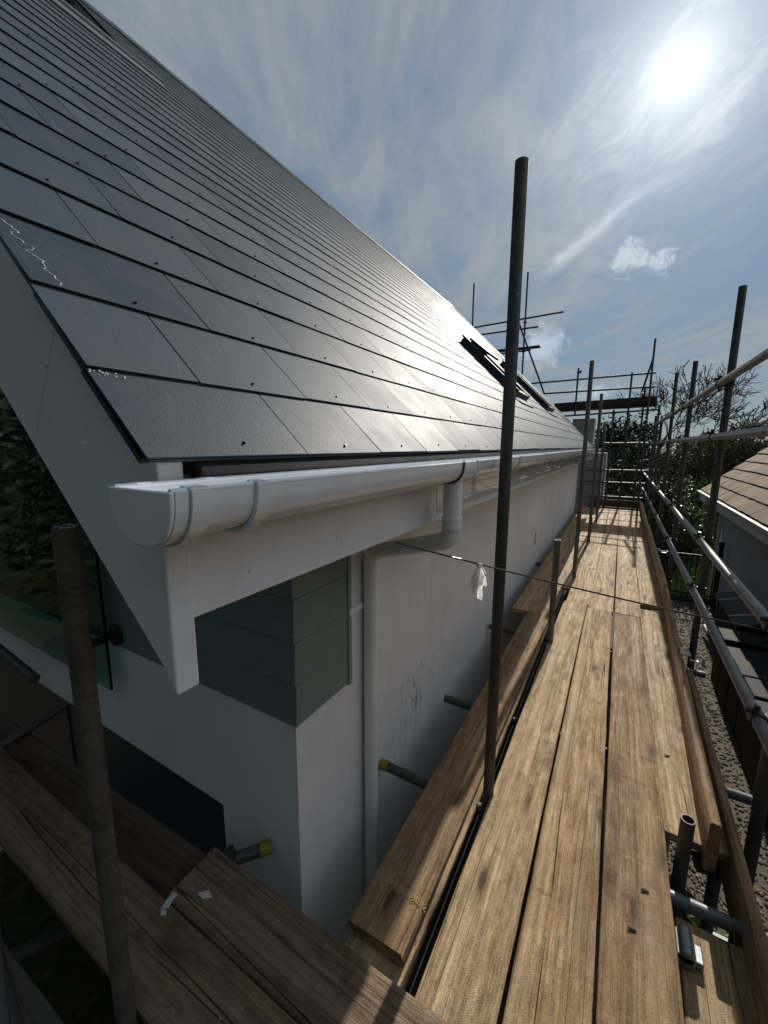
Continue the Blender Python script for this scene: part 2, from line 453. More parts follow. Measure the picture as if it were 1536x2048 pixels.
def bark(name, a, b_):
    mt, t, b = mat(name)
    oc = t.n('ShaderNodeTexCoord').outputs['Object']
    n = t.noise(scaled(t, oc, (6, 6, 2)), 1., 6, .7)
    setp(t, b, Base_Color=t.mix(n, a, b_), Roughness=.9, Specular_IOR_Level=.2); bump(t, b, n, .6, .03)
    return mt


M['bark'] = bark('grey_bark', (.05, .043, .036), (.13, .112, .095))


def leafm(name, a, b_, rough=.5, trans=.12):
    mt, t, b = mat(name)
    ri = t.n('ShaderNodeNewGeometry').outputs['Random Per Island']
    c = t.mix(ri, a, b_)
    setp(t, b, Base_Color=c, Roughness=rough, Specular_IOR_Level=.4)
    o = [x for x in t.t.nodes if x.type == 'OUTPUT_MATERIAL'][0]
    tr = t.n('ShaderNodeBsdfTranslucent', {0: c}); ms = t.n('ShaderNodeMixShader', {0: trans})
    t.t.links.new(b.outputs[0], ms.inputs[1]); t.t.links.new(tr.outputs[0], ms.inputs[2]); t.t.links.new(ms.outputs[0], o.inputs[0])
    return mt


M['white_tape'] = leafm('white_tape', (.80, .81, .82), (.86, .86, .86), .4, .6)
M['leaf_dark'] = leafm('dark_evergreen_leaf', (.010, .018, .009), (.034, .048, .02), .75, .06)
M['leaf_green'] = leafm('laurel_leaf', (.03, .055, .015), (.085, .12, .035), .3)
M['leaf_olive'] = leafm('olive_leaf', (.05, .055, .016), (.13, .12, .04), .7)
M['leaf_red'] = leafm('red_leaf', (.05, .012, .014), (.11, .02, .025), .5)


def garage_tile():
    mt, t, b = mat('brown_roof_tile')
    ri = t.n('ShaderNodeNewGeometry').outputs['Random Per Island']
    g = t.n('ShaderNodeNewGeometry').outputs['Position']
    n = t.noise(g, 9., 6, .7); n2 = t.noise(g, 60., 4, .7)
    c = t.ramp(ri, [(0, (.135, .090, .055)), (.5, (.19, .13, .082)), (1, (.245, .175, .115))])
    c = t.mix(t.mr(n, .5, .75, 0, .5), c, (.12, .09, .065)); c = t.mix(t.mr(n2, .55, .8, 0, .4), c, (.30, .25, .19))
    setp(t, b, Base_Color=c, Roughness=.85, Specular_IOR_Level=.25); bump(t, b, n2, .4, .004)
    return mt


M['tile'] = garage_tile()
M['white_paint'] = simple('white_paint', (.62, .61, .58), .6, .35, 14, .1, .1)
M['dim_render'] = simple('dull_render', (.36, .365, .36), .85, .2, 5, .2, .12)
M['felt'] = simple('roof_felt', (.115, .115, .115), .9, .2, 60, .4, .3)
M['tarred'] = simple('tarred_boards', (.02, .019, .018), .75, .3, 30, .3, .3)
M['far_wall'] = simple('far_brick', (.20, .17, .15), .9, .2, 4, .2, .2)
M['far_roof'] = simple('far_roof', (.12, .10, .09), .9, .2, 4, .2, .2)


# ------------------------------------------------------------------ mesh helpers
class MB:
    def __init__(s): s.v = []; s.f = []; s.sm = []; s.mi = []; s.tint = []
    def add(s, vs, fs, smooth=False, mi=0, tint=0.):
        o = len(s.v); s.v += [tuple(x) for x in vs]
        for f in fs: s.f.append(tuple(i + o for i in f)); s.sm.append(smooth); s.mi.append(mi); s.tint.append(tint)
        return s
    def box(s, x0, x1, y0, y1, z0, z1, **k):
        vs = [(x, y, z) for z in (z0, z1) for y in (y0, y1) for x in (x0, x1)]
        return s.add(vs, [(0, 2, 3, 1), (4, 5, 7, 6), (0, 1, 5, 4), (2, 6, 7, 3), (0, 4, 6, 2), (1, 3, 7, 5)], **k)
    def tube(s, p0, p1, r, n=14, r1=None, caps=True, inner=None, **k):
        p0, p1 = Vector(p0), Vector(p1); r1 = r if r1 is None else r1
        a = (p1 - p0).normalized(); q = a.to_track_quat('Z', 'Y')
        vs = []
        for p, rr in ((p0, r), (p1, r1)):
            for i in range(n):
                t = 2 * math.pi * i / n; vs.append(p + q @ Vector((rr * math.cos(t), rr * math.sin(t), 0)))
        fs = [(i, (i + 1) % n, n + (i + 1) % n, n + i) for i in range(n)]
        k.setdefault('smooth', True)
        s.add(vs, fs, **k)
        k['smooth'] = False
        if inner:      # an open hollow end at p1
            ri = inner; o = []
            for p in (p1, p1 - a * .12):
                for i in range(n):
                    t = 2 * math.pi * i / n; o.append(p + q @ Vector((ri * math.cos(t), ri * math.sin(t), 0)))
            vs2 = vs[n:] + o
            s.add(vs2, [(i, (i + 1) % n, n + (i + 1) % n, n + i) for i in range(n)] + [(n + i, n + (i + 1) % n, 2 * n + (i + 1) % n, 2 * n + i) for i in range(n)] + [tuple(range(2 * n, 3 * n))], **k)
            if caps: s.add(vs[:n], [tuple(reversed(range(n)))], **k)
        elif caps:
            s.add(vs, [tuple(reversed(range(n))), tuple(range(n, 2 * n))], **k)
        return s
    def path(s, pts, r, n=10, caps=True, **k):
        pts = [Vector(p) for p in pts]; rs = r if isinstance(r, (list, tuple)) else [r] * len(pts)
        vs = []; prev = None
        for i, p in enumerate(pts):
            a = (pts[min(i + 1, len(pts) - 1)] - pts[max(i - 1, 0)]).normalized()
            if prev is None:
                up = Vector((0, 0, 1)) if abs(a.z) < .9 else Vector((1, 0, 0)); x = a.cross(up).normalized()
            else: x = (prev - a * prev.dot(a)).normalized()
            prev = x; y = a.cross(x)
            for j in range(n):
                t = 2 * math.pi * j / n; vs.append(p + (x * math.cos(t) + y * math.sin(t)) * rs[i])
        fs = [(i * n + j, i * n + (j + 1) % n, (i + 1) * n + (j + 1) % n, (i + 1) * n + j) for i in range(len(pts) - 1) for j in range(n)]
        k.setdefault('smooth', True); s.add(vs, fs, **k)
        if caps: k['smooth'] = False; s.add(vs, [tuple(reversed(range(n))), tuple(range(len(vs) - n, len(vs)))], **k)
        return s
    def prism(s, poly, ax, a0, a1, **k):
        """2-D polygon swept along an axis: ax 'y' takes (x,z), 'x' takes (y,z), 'z' takes (x,y)"""
        def P(u, v, t): return {'y': (u, t, v), 'x': (t, u, v), 'z': (u, v, t)}[ax]
        n = len(poly); vs = [P(u, v, a0) for u, v in poly] + [P(u, v, a1) for u, v in poly]
        fs = [(i, (i + 1) % n, n + (i + 1) % n, n + i) for i in range(n)] + [tuple(reversed(range(n))), tuple(range(n, 2 * n))]
        return s.add(vs, fs, **k)
    def build(s, name, mats, parent=None, loc=None, rotz=0, recalc=True, bevel=0, seg=2):
        base = Vector(loc) if loc is not None else (parent_world(parent) if parent else Vector((0, 0, 0)))
        me = bpy.data.meshes.new(name)
        vs = s.v
        if loc is None or parent: vs = [Vector(v) - (parent_world(parent) if parent else Vector((0, 0, 0))) for v in s.v]
        me.from_pydata([tuple(v) for v in vs], [], s.f)
        me.polygons.foreach_set('use_smooth', s.sm); me.polygons.foreach_set('material_index', s.mi)
        if any(s.tint):
            a = me.attributes.new('tint', 'FLOAT', 'FACE'); a.data.foreach_set('value', s.tint)
        for mm in (mats if isinstance(mats, (list, tuple)) else [mats]): me.materials.append(mm)
        if recalc:
            import bmesh
            b = bmesh.new(); b.from_mesh(me); bmesh.ops.recalc_face_normals(b, faces=b.faces)
            if bevel:
                ed = [e for e in b.edges if len(e.link_faces) == 2 and e.calc_face_angle(0) > .6]
                bmesh.ops.bevel(b, geom=ed, offset=bevel, segments=seg, profile=.5, affect='EDGES')
            b.to_mesh(me); b.free()
        me.update()
        o = bpy.data.objects.new(name, me); COL.objects.link(o)
        if parent: o.parent = parent
        elif loc is not None: o.location = loc; o.rotation_euler = (0, 0, rotz)
        return o


def parent_world(p):
    v = Vector(p.location)
    while p.parent: p = p.parent; v += Vector(p.location)
    return v


def tag(o, label, cat, group=None, kind=None):
    o['label'] = label; o['category'] = cat
    if group: o['group'] = group
    if kind: o['kind'] = kind
    return o


def thing(name, label, cat, loc=(0, 0, 0), group=None):
    o = bpy.data.objects.new(name, None); COL.objects.link(o); o.location = loc; o.empty_display_size = .1
    return tag(o, label, cat, group)


def shift(mb, off):
    mb.v = [tuple(Vector(v) - Vector(off)) for v in mb.v]; return mb


#PARTS
# ================================================================== GROUND
def sheet(name, x0, x1, y0, y1, z, mt, nx=1, ny=1):
    b = MB(); b.add([(x0, y0, z), (x1, y0, z), (x1, y1, z), (x0, y1, z)], [(0, 1, 2, 3)])
    o = b.build(name, mt, recalc=False); o['kind'] = 'structure'; return o


GZ = -2.4
sheet('ground', -700, 700, -500, 900, GZ, M['ground'])
sheet('gravel_path', .1, 2.5, -4, 12.6, GZ + .004, M['gravel'])
sheet('lawn', -.6, 3.2, 13.2, 18.5, GZ + .004, M['lawn'])
rng = random.Random(3)
b = MB()
ico = [(0, 0, 1), (.894, 0, .447), (.276, .851, .447), (-.724, .526, .447), (-.724, -.526, .447), (.276, -.851, .447),
       (.724, .526, -.447), (-.276, .851, -.447), (-.894, 0, -.447), (-.276, -.851, -.447), (.724, -.526, -.447), (0, 0, -1)]
icf = [(0, 1, 2), (0, 2, 3), (0, 3, 4), (0, 4, 5), (0, 5, 1), (1, 6, 2), (2, 7, 3), (3, 8, 4), (4, 9, 5), (5, 10, 1),
       (6, 7, 2), (7, 8, 3), (8, 9, 4), (9, 10, 5), (10, 6, 1), (11, 7, 6), (11, 8, 7), (11, 9, 8), (11, 10, 9), (11, 6, 10)]
for i in range(13000):
    y = 1.2 + 11.2 * rng.random() ** 1.5; x = .30 + 2.0 * rng.random() ** 1.2; r = .012 + .016 * rng.random() ** 2
    a = rng.random() * 6.28; ca, sa = math.cos(a), math.sin(a); ex, ez = .8 + .6 * rng.random(), .55 + .3 * rng.random()
    b.add([(x + r * (ca * p[0] * ex - sa * p[1]), y + r * (sa * p[0] * ex + ca * p[1]), GZ + .008 + r * ez * p[2]) for p in ico], icf, smooth=False)
o = b.build('gravel', M['gravel'], recalc=False); tag(o, 'loose brown gravel covering the path below the scaffold', 'gravel', kind='stuff')

# ================================================================== HOUSE
PIT = R_(44.6); CP, SP = math.cos(PIT), math.sin(PIT)
EX, EZ, Y0, Y1 = -.56, 1.582, .318, 12.25
S_LOW, S_TOP, Y_STEP = 4.28, 5.95, 2.38


def rp(s, h=0.):
    return (EX - s * CP + h * SP, EZ + s * SP + h * CP)


def RP(s, y, h=0.):
    x, z = rp(s, h); return (x, y, z)


H = thing('house', 'white rendered house with a long steep dark slate roof and sage cladding', 'house', (-.97, 1.02, GZ))
# walls
b = MB()
b.box(-1.25, -.97, 1.02, 12.2, GZ, .55)
b.box(-1.25, -.97, 1.375, 12.2, .55, 1.33)
b.box(-1.25, -.99, 1.045, 1.36, .55, 1.40)
b.box(-1.43, -1.25, 1.02, 1.27, GZ, -.02)
b.box(-9.0, -1.25, 1.02, 1.27, -.02, .55)
b.build('wall', M['render'], H)
xl = EX - S_LOW * CP
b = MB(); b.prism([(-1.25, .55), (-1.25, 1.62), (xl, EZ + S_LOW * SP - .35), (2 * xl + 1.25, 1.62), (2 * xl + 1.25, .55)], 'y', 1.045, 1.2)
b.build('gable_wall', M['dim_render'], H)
# sage weatherboards: gable face and the short return on the side wall
b = MB(); b.box(-2.50, -.972, 1.030, 1.0425, .556, 1.30); b.box(-.9855, -.9715, 1.0305, 1.352, .556, 1.305); b.build('cladding_backing', M['black'], H)
b = MB(); z = .555; k = 0
while z < 4.6:
    z1 = z + .163; y_t, y_b = 1.021, 1.0155
    # right hand limit stays -.962; left limit = window or far corner; roof cuts the boards
    def xr(zc): return min(-.962, EX - (zc + .32 - EZ) / SP * CP) if zc > 1.2 else -.962
    ranges = [(-2.52, xr(z))] if z < 2.3 else [(2 * xl - xr(z), xr(z))]
    if z < 2.3: ranges.append((2 * xl + .962, -5.3))
    for xa, xb in ranges:
        if xb - xa < .1: continue
        b.add([(xa, y_b, z), (xb, y_b, z), (xb, y_t, z1), (xa, y_t, z1), (xa, 1.045, z), (xb, 1.045, z), (xb, 1.045, z1), (xa, 1.045, z1)],
              [(0, 1, 2, 3), (4, 7, 6, 5), (0, 4, 5, 1), (3, 2, 6, 7), (0, 3, 7, 4), (1, 5, 6, 2)])
    if z < 1.3:
        zt = min(z1, 1.31)
        b.add([(-.9625, 1.017, z), (-.9625, 1.352, z), (-.967, 1.352, zt), (-.967, 1.0215, zt), (-.99, 1.017, z), (-.99, 1.352, z), (-.99, 1.352, zt), (-.99, 1.0215, zt)],
              [(0, 1, 2, 3), (4, 7, 6, 5), (0, 4, 5, 1), (3, 2, 6, 7), (0, 3, 7, 4), (1, 5, 6, 2)])
    z = z1 + .0045
b.build('cladding', M['clad'], H)
b = MB(); b.box(-.99, -.957, 1.353, 1.376, .545, 1.31); b.build('cladding_trim', M['trim'], H, bevel=.002)

# roof deck under the slates
b = MB()
def slabpoly(st, h0, h1, s0=.06):
    xr_ = EX - st * CP
    A, B_, C_, D_ = rp(s0, h0), rp(st, h0), rp(st, h1), rp(s0, h1)
    mir = lambda p: (2 * xr_ - p[0], p[1])
    top = (xr_, EZ + st * SP + h0 / CP); bot = (xr_, EZ + st * SP + h1 / CP)
    return [A, top, mir(A), mir(D_), bot, D_]
b.prism(slabpoly(S_LOW, -.022, -.11), 'y', .395, Y_STEP)
A_s, D_s = rp(.06, -.022), rp(.06, -.11); zt_ = EZ + S_TOP * SP - .022 / CP; xt_ = EX - S_TOP * CP
b.prism([A_s, (xt_, zt_), (xt_ - .06, zt_ - .05), (xt_ - .02, zt_ - .12), D_s], 'y', Y_STEP, Y1 - .03)
b.build('roof_deck', M['black'], H)
# slates
rng = random.Random(11)
b = MB()
SI = [0, .19, .397] + [.397 + .2215 * k for k in range(1, 26)]
SI = [v for v in SI if v < S_TOP - .03]; ncourse = len(SI) - 1
HD = -.0064 / .245
for i in range(ncourse + 1):
    s = SI[i]
    ya = Y0 if s < S_LOW - .05 else Y_STEP - .03
    sl_ = (SI[i + 1] - s + .04) if i < ncourse else S_TOP - s
    first = (.333 if i % 2 == 0 else .19) if ya == Y0 else (.25 if i % 2 == 0 else .11)
    js = [ya]; y = ya + first
    while y < Y1 - .08: js.append(y); y += .3
    js.append(Y1)
    for j in range(len(js) - 1):
        g = .0019
        ds = rng.uniform(-.0018, .0018); dh = rng.uniform(-.0006, .0012); tl = rng.uniform(-.0008, .0008)
        yl, yh = js[j] + g, js[j + 1] - g
        s0, s1 = s + ds, s + sl_
        hd = HD * sl_
        v = [RP(s0, yl, dh), RP(s0, yh, dh + tl), RP(s1, yh, hd), RP(s1, yl, hd),
             RP(s0 + .0005, yl, dh - .0036), RP(s0 + .0005, yh, dh + tl - .0036), RP(s1, yh, hd - .0036), RP(s1, yl, hd - .0036)]
        b.add(v, [(0, 1, 2, 3), (4, 7, 6, 5), (0, 4, 5, 1), (3, 2, 6, 7), (0, 3, 7, 4), (1, 5, 6, 2)], tint=.02 + rng.random() * .98)
# doubled slates at the eave
y = Y0 + .01
while y < Y1 - .1:
    ye = min(y + .6, Y1)
    b.add([RP(.004, y, -.009), RP(.004, ye - .003, -.009), RP(.2, ye - .003, -.016), RP(.2, y, -.016), RP(.004, y, -.015), RP(.004, ye - .003, -.015), RP(.2, ye - .003, -.022), RP(.2, y, -.022)],
          [(0, 1, 2, 3), (4, 7, 6, 5), (0, 4, 5, 1), (3, 2, 6, 7), (0, 3, 7, 4), (1, 5, 6, 2)], tint=.3)
    y = ye
b.build('slates', M['slate'], H, recalc=False)
# rivets: one in the middle of each slate tail
b = MB()
for i in range(ncourse + 1):
    s = SI[i]; ya = Y0 if s < S_LOW - .05 else Y_STEP - .03
    first = (.333 if i % 2 == 0 else .19) if ya == Y0 else (.25 if i % 2 == 0 else .11)
    y = ya + first + .15 if i else ya + .185
    ys = []
    if i % 2 == 0: ys.append(ya + .185)
    y = ya + first + .15
    while y < Y1 - .1: ys.append(y); y += .3
    for y in ys:
        y += rng.uniform(-.012, .012); s_ = s + .028 + rng.uniform(-.006, .006)
        n = 6; r = .0032
        ring0 = [RP(s_ + r * math.sin(6.283 * t / n), y + r * math.cos(6.283 * t / n), -.003) for t in range(n)]
        ring1 = [RP(s_ - .004 + r * .75 * math.sin(6.283 * t / n), y + .75 * r * math.cos(6.283 * t / n), .0045) for t in range(n)]
        b.add(ring0 + ring1, [(t, (t + 1) % n, n + (t + 1) % n, n + t) for t in range(n)] + [tuple(range(n, 2 * n))])
b.build('slate_rivets', M['black'], H, recalc=False)
# verge undercloak
b = MB()
for k in range(26):
    s0 = k * .19 + .012; s1 = min(s0 + .19, S_LOW)
    if s0 >= S_LOW: break
    dy = .004 * (k % 3)
    v = [RP(s0, Y0 + .004 + dy, -.0145), RP(s0, .40, -.0145), RP(s1, .40, -.0145), RP(s1, Y0 + .004 + dy, -.0145)]
    v += [RP(s0, Y0 + .004 + dy, -.024), RP(s0, .40, -.024), RP(s1, .40, -.024), RP(s1, Y0 + .004 + dy, -.024)]
    b.add(v, [(0, 1, 2, 3), (4, 7, 6, 5), (0, 4, 5, 1), (3, 2, 6, 7), (0, 3, 7, 4), (1, 5, 6, 2)])
b.build('verge_undercloak', M['black'], H)
# ridges
b = MB(); y = Y_STEP - .06
xr_ = EX - S_TOP * CP; zr = EZ + S_TOP * SP
k = 0
while y < Y1:
    ye = min(y + .45, Y1 + .02); up = .008 + (.004 if k % 2 else 0)
    b.prism([(xr_ + .15 * CP, zr - .15 * SP + up + .008), (xr_, zr + up + .02), (xr_ - .15 * CP, zr - .15 * SP + up + .008), (xr_ - .15 * CP, zr - .15 * SP + up - .004), (xr_, zr + up + .004), (xr_ + .15 * CP, zr - .15 * SP + up - .004)], 'y', y, ye + .02)
    y = ye; k += 1
b.build('ridge', M['winframe'], H)
b = MB(); xr2 = EX - S_LOW * CP; zr2 = EZ + S_LOW * SP
b.path([(xr2, .3, zr2 + .012), (xr2, 2.46, zr2 + .012)], .028, 8)
b.prism([(xr2 + .16 * CP, zr2 - .16 * SP + .014), (xr2, zr2 + .02), (xr2 - .16 * CP, zr2 - .16 * SP + .014), (xr2 - .16 * CP, zr2 - .16 * SP + .004), (xr2, zr2 + .008), (xr2 + .16 * CP, zr2 - .16 * SP + .004)], 'y', .3, 2.44)
b.build('lower_ridge', M['lead'], H)
b = MB(); xg_ = -4.63
b.prism([(xg_, EZ + (EX - xg_) * math.tan(PIT) - .03), (xr2 + .05, zr2 - .08), (xg_, zr2 - .3)], 'y', Y_STEP - .02, Y_STEP + .06)
b.build('upper_gable', M['lead'], H)

# barge boards, soffits, fascia
def barge(xa, xb, xa2, xb2, name='barge_board'):
    return
top = lambda x: EZ + (EX - x) * math.tan(PIT) - .026 / CP
low = lambda x: 1.235 + (-.618 - x) * math.tan(R_(43.4))
b = MB(); b.prism([(-.589, 1.195), (-.589, top(-.589)), (-.838, top(-.838)), (-1.000, low(-1.000)), (-.622, 1.238), (-.612, 1.221)], 'y', .350, .392)
b.build('barge_board', M['pvc'], H, bevel=.004)
b = MB(); b.prism([(-.8405, top(-.8405)), (xl, top(xl)), (xl, top(xl) - .45), (-1.0025, low(-1.0025))], 'y', .351, .391)
b.build('barge_board', M['pvc'], H, bevel=.002)
b = MB(); b.prism([(2 * xl + .589, top(-.589)), (xl, top(xl)), (xl, top(xl) - .45), (2 * xl + .6, 1.195)], 'y', .351, .391)
b.build('barge_board', M['pvc'], H)
b = MB()
b.prism([rp(.35, -.112), rp(S_LOW, -.112), rp(S_LOW, -.125), rp(.35, -.125)], 'y', .392, 1.045)
b.box(-.97, -.622, 1.02, 12.2, 1.316, 1.326)
b.box(-.70, -.622, .392, 1.019, 1.316, 1.326)
b.build('soffit', M['pvc'], H)
b = MB(); b.box(-.622, -.600, .393, 12.2, 1.310, 1.537)
b.build('fascia', M['pvc'], H, bevel=.003)
b = MB(); b.box(-.5995, -.5975, 1.46, 12.19, 1.345, 1.500)
# cut the film into ragged strips by many small quads with a wavy outer face
b = MB(); rng = random.Random(5)
ny, nz = 150, 7
vs = []
for i in range(ny + 1):
    y = 1.44 + (12.18 - 1.44) * (i / ny)
    for j in range(nz + 1):
        zz_ = 1.338 + .165 * j / nz
        vs.append((-.5985 + rng.uniform(0, .0016) * (min(1, max(0, y - 1.7) / 2) if 0 < j < nz else .1), y, zz_ + rng.uniform(-.004, .004)))
fs = [(i * (nz + 1) + j, (i + 1) * (nz + 1) + j, (i + 1) * (nz + 1) + j + 1, i * (nz + 1) + j + 1) for i in range(ny) for j in range(nz)]
b.add(vs, fs, smooth=True); o = b.build('protective_film', M['film'], H, recalc=False)
o['label'] = 'crinkled clear protective film still on the fascia'
b = MB(); b.prism([(-.5995, 1.524), (-.580, 1.522), (-.566, 1.566), (-.60, 1.60)], 'y', .408, 12.2)
b.build('eave_tray', M['black'], H)
for y, zc in ((.52, 1.36), (.80, 1.37), (1.9, 1.36), (2.5, 1.36)):
    b = MB(); b.tube((-.600, y, zc), (-.5965, y, zc), .0045, 10, r1=.003); b.build('fascia_nail', M['pvc'], H)
for x, zc in ((-.80, 1.60), (-.72, 1.52), (-.90, 1.74)):
    b = MB(); b.tube((x, .3505, zc), (x, .347, zc), .0045, 10, r1=.003); b.build('barge_nail', M['pvc'], H)

# gutter
GT, GB, XB, XF = 1.546, 1.477, -.572, -.445
def gprof(off=0., n=16):
    cx = (XB + XF) / 2; rx = (XF - XB) / 2 + off; rz = GT - GB + off
    pts = []
    for i in range(n + 1):
        a = math.pi + math.pi * i / n
        ca, sa = math.cos(a), math.sin(a)
        e = .80   # squarer than a circle
        pts.append((cx + rx * math.copysign(abs(ca) ** e, ca), GT + rz * math.copysign(abs(sa) ** e, sa)))
    return pts
def channel(b, y0, y1, o0, o1, n=16):
    """open channel wall between two offsets"""
    A, B_ = gprof(o1, n), gprof(o0, n); m_ = n + 1
    vs = [(x, y0, z) for x, z in A] + [(x, y1, z) for x, z in A] + [(x, y0, z) for x, z in B_] + [(x, y1, z) for x, z in B_]
    fs = []
    for i in range(n):
        fs.append((i, i + 1, m_ + i + 1, m_ + i)); fs.append((2 * m_ + i, 3 * m_ + i, 3 * m_ + i + 1, 2 * m_ + i + 1))
    b.add(vs, fs, smooth=True)
    fs = []
    for i in range(n):
        fs.append((i, 2 * m_ + i, 2 * m_ + i + 1, i + 1)); fs.append((m_ + i, m_ + i + 1, 3 * m_ + i + 1, 3 * m_ + i))
    for i in (0, n): fs.append((i, m_ + i, 3 * m_ + i, 2 * m_ + i))
    b.add(vs, fs)
b = MB(); channel(b, .278, 12.2, -.0028, 0., 20)
b.path([(XF - .0035, .278, GT - .001), (XF - .0035, 12.2, GT - .001)], .0042, 8)
b.path([(XB + .003, .278, GT - .001), (XB + .003, 12.2, GT - .001)], .0035, 8)
gut = b.build('gutter', M['pvc'], H, recalc=True)
b = MB(); pr = gprof(.004, 24)
b.prism(pr, 'y', .2735, .2800); ec = b.build('end_cap', M['pvc'], gut, bevel=.0028, seg=3)
b = MB(); channel(b, .2802, .297, .0005, .0042, 20); b.build('cap_skirt', M['pvc'], gut)
def bracket(y0, y1, o=.0075, clip=True):
    b = MB(); channel(b, y0, y1, .001, o, 20)
    b.box(XF - .014, XF + .0055, y0, y1, GT + .0002, GT + .0035)
    b.tube((XF - .013, y0, GT + .001), (XF - .013, y1, GT + .001), .004, 8)
    b.box(XB - .004, XB + .016, y0 + .003, y1 - .003, GT + .0002, GT + .003)
    b.box(-.600, XB - .002, y0 + .004, y1 - .004, GT - .05, GT - .012)
    return b.build('gutter_bracket', M['pvc'], gut)
bracket(.299, .322, .0085); bracket(.402, .424)
for y in (2.15, 3.0, 3.85, 4.7, 5.55, 6.4, 7.25, 8.1, 8.95, 9.8, 10.65, 11.5): bracket(y, y + .024)
b = MB(); channel(b, 1.285, 1.435, .0008, .0062, 20); b.build('outlet_union', M['pvc'], gut)
bracket(1.285, 1.300, .0095); bracket(1.424, 1.438, .0095)

# downpipe
def fillet(pts, r, n=6):
    pts = [Vector(p) for p in pts]; out_ = [pts[0]]
    for i in range(1, len(pts) - 1):
        a, c, e = pts[i - 1], pts[i], pts[i + 1]
        p = c + (a - c).normalized() * r; q = c + (e - c).normalized() * r
        for k in range(n + 1):
            t = k / n; out_.append(p * (1 - t) ** 2 + c * 2 * t * (1 - t) + q * t * t)
    out_.append(pts[-1]); return out_
b = MB(); PX, PY = -.930, 1.492
b.path(fillet([(-.505, 1.36, 1.485), (-.505, 1.362, 1.262), (PX, PY, 1.128), (PX, PY, GZ)], .055, 8), .034, 22)
dp = b.build('downpipe', M['pvc'], H, recalc=False)
for p0, p1, r in (((-.505, 1.361, 1.348), (-.505, 1.361, 1.336), .0385), ((-.505, 1.361, 1.318), (-.505, 1.361, 1.306), .0385), ((-.505, 1.361, 1.346), (-.505, 1.361, 1.300), .0365),
                  ((PX, PY, 1.082), (PX, PY, 1.066), .0372), ((PX, PY, 1.10), (PX, PY, .99), .0356)):
    b = MB(); b.tube(p0, p1, r, 22); b.build('pipe_collar', M['pvc'], dp)
b = MB(); b.tube((PX, PY, .895), (PX, PY, .868), .0375, 22); b.box(-.969, -.955, 1.36, 1.46, .868, .895); b.box(-.972, -.965, 1.35, 1.378, .86, .93)
b.build('pipe_clip', M['pvc'], dp)
for y, zc in ((1.352, .93), (1.352, .875), (1.43, .955), (1.39, .97)):
    b = MB(); b.tube((-.9705, y, zc), (-.968, y, zc), .0035, 8); b.build('screw', M['black'], H)

# small wall fittings
b = MB(); pts = [(-.966, 4.2, 1.31)] + [(-.966 + .002 * math.sin(k), 4.2 + .006 * math.sin(k * 1.7), 1.3 - k * .16) for k in range(1, 20)]
b.path(pts, .009, 8); cb = b.build('wall_cable', M['black'], H)
for zc in (.80, .35, -.1):
    b = MB(); b.box(-.9695, -.950, 4.18, 4.22, zc, zc + .012); b.build('cable_clip', M['black'], cb)
b = MB()
b.box(-.970, -.9655, 6.02, 6.12, .19, .36); vn = b.build('wall_vent', M['brick_vent'], H)
b = MB(); b.box(-.9655, -.9625, 6.035, 6.06, .205, .345); b.box(-.9655, -.9625, 6.08, 6.105, .205, .345); b.build('vent_slots', M['white_paint'], vn)

# gable glazing
b = MB(); b.box(-5.3, -2.52, 1.030, 1.044, .60, 2.28); wn = b.build('window', M['glass'], H)
b = MB()
for xa, xb, za, zb in ((-2.575, -2.52, .555, 2.3), (-5.3, -5.245, .555, 2.3), (-5.245, -2.575, .555, .60), (-5.245, -2.575, 2.25, 2.3), (-3.93, -3.87, .60, 2.25)):
    b.box(xa, xb, 1.012, 1.044, za, zb)
b.build('window_frame', M['winframe'], wn)
b = MB(); b.box(-5.0, -1.432, 1.15, 1.17, GZ, -.022); dr = b.build('glazed_door', M['winframe'], H)
b = MB(); b.box(-3.23, -1.50, 1.140, 1.1495, GZ + .06, -.08); b.build('door_pane', simple('dim_blue_grey_pane', (.05, .062, .085), .38, .4, 3, .1, .12), dr)
M['reflection'] = simple('blue_grey_reflection', (.05, .052, .075), .35, .5, 5, .1, .1)  # reflected tone of the left pane put into its base colour
b = MB(); b.box(-4.95, -3.29, 1.140, 1.1495, GZ + .06, -.08); o = b.build('door_pane', M['reflection'], dr); o['label'] = 'pane with a blue grey blind behind it'
b = MB(); b.box(-4.6, -2.17, .945, .957, .345, 1.42); gb = b.build('glass_balustrade', M['clear'], H, bevel=.002)
for x in (-2.195, -4.3):
    b = MB(); b.tube((x, 1.012, .62), (x, .992, .62), .056, 24); b.tube((x, .992, .62), (x, .984, .62), .056, 24, r1=.036); b.tube((x, .984, .62), (x, .957, .62), .020, 16)
    b.tube((x, .945, .62), (x, .90, .62), .020, 16); b.tube((x, .90, .62), (x - .10, .88, .615), .016, 14)
    b.build('standoff', M['black_shiny'], gb)

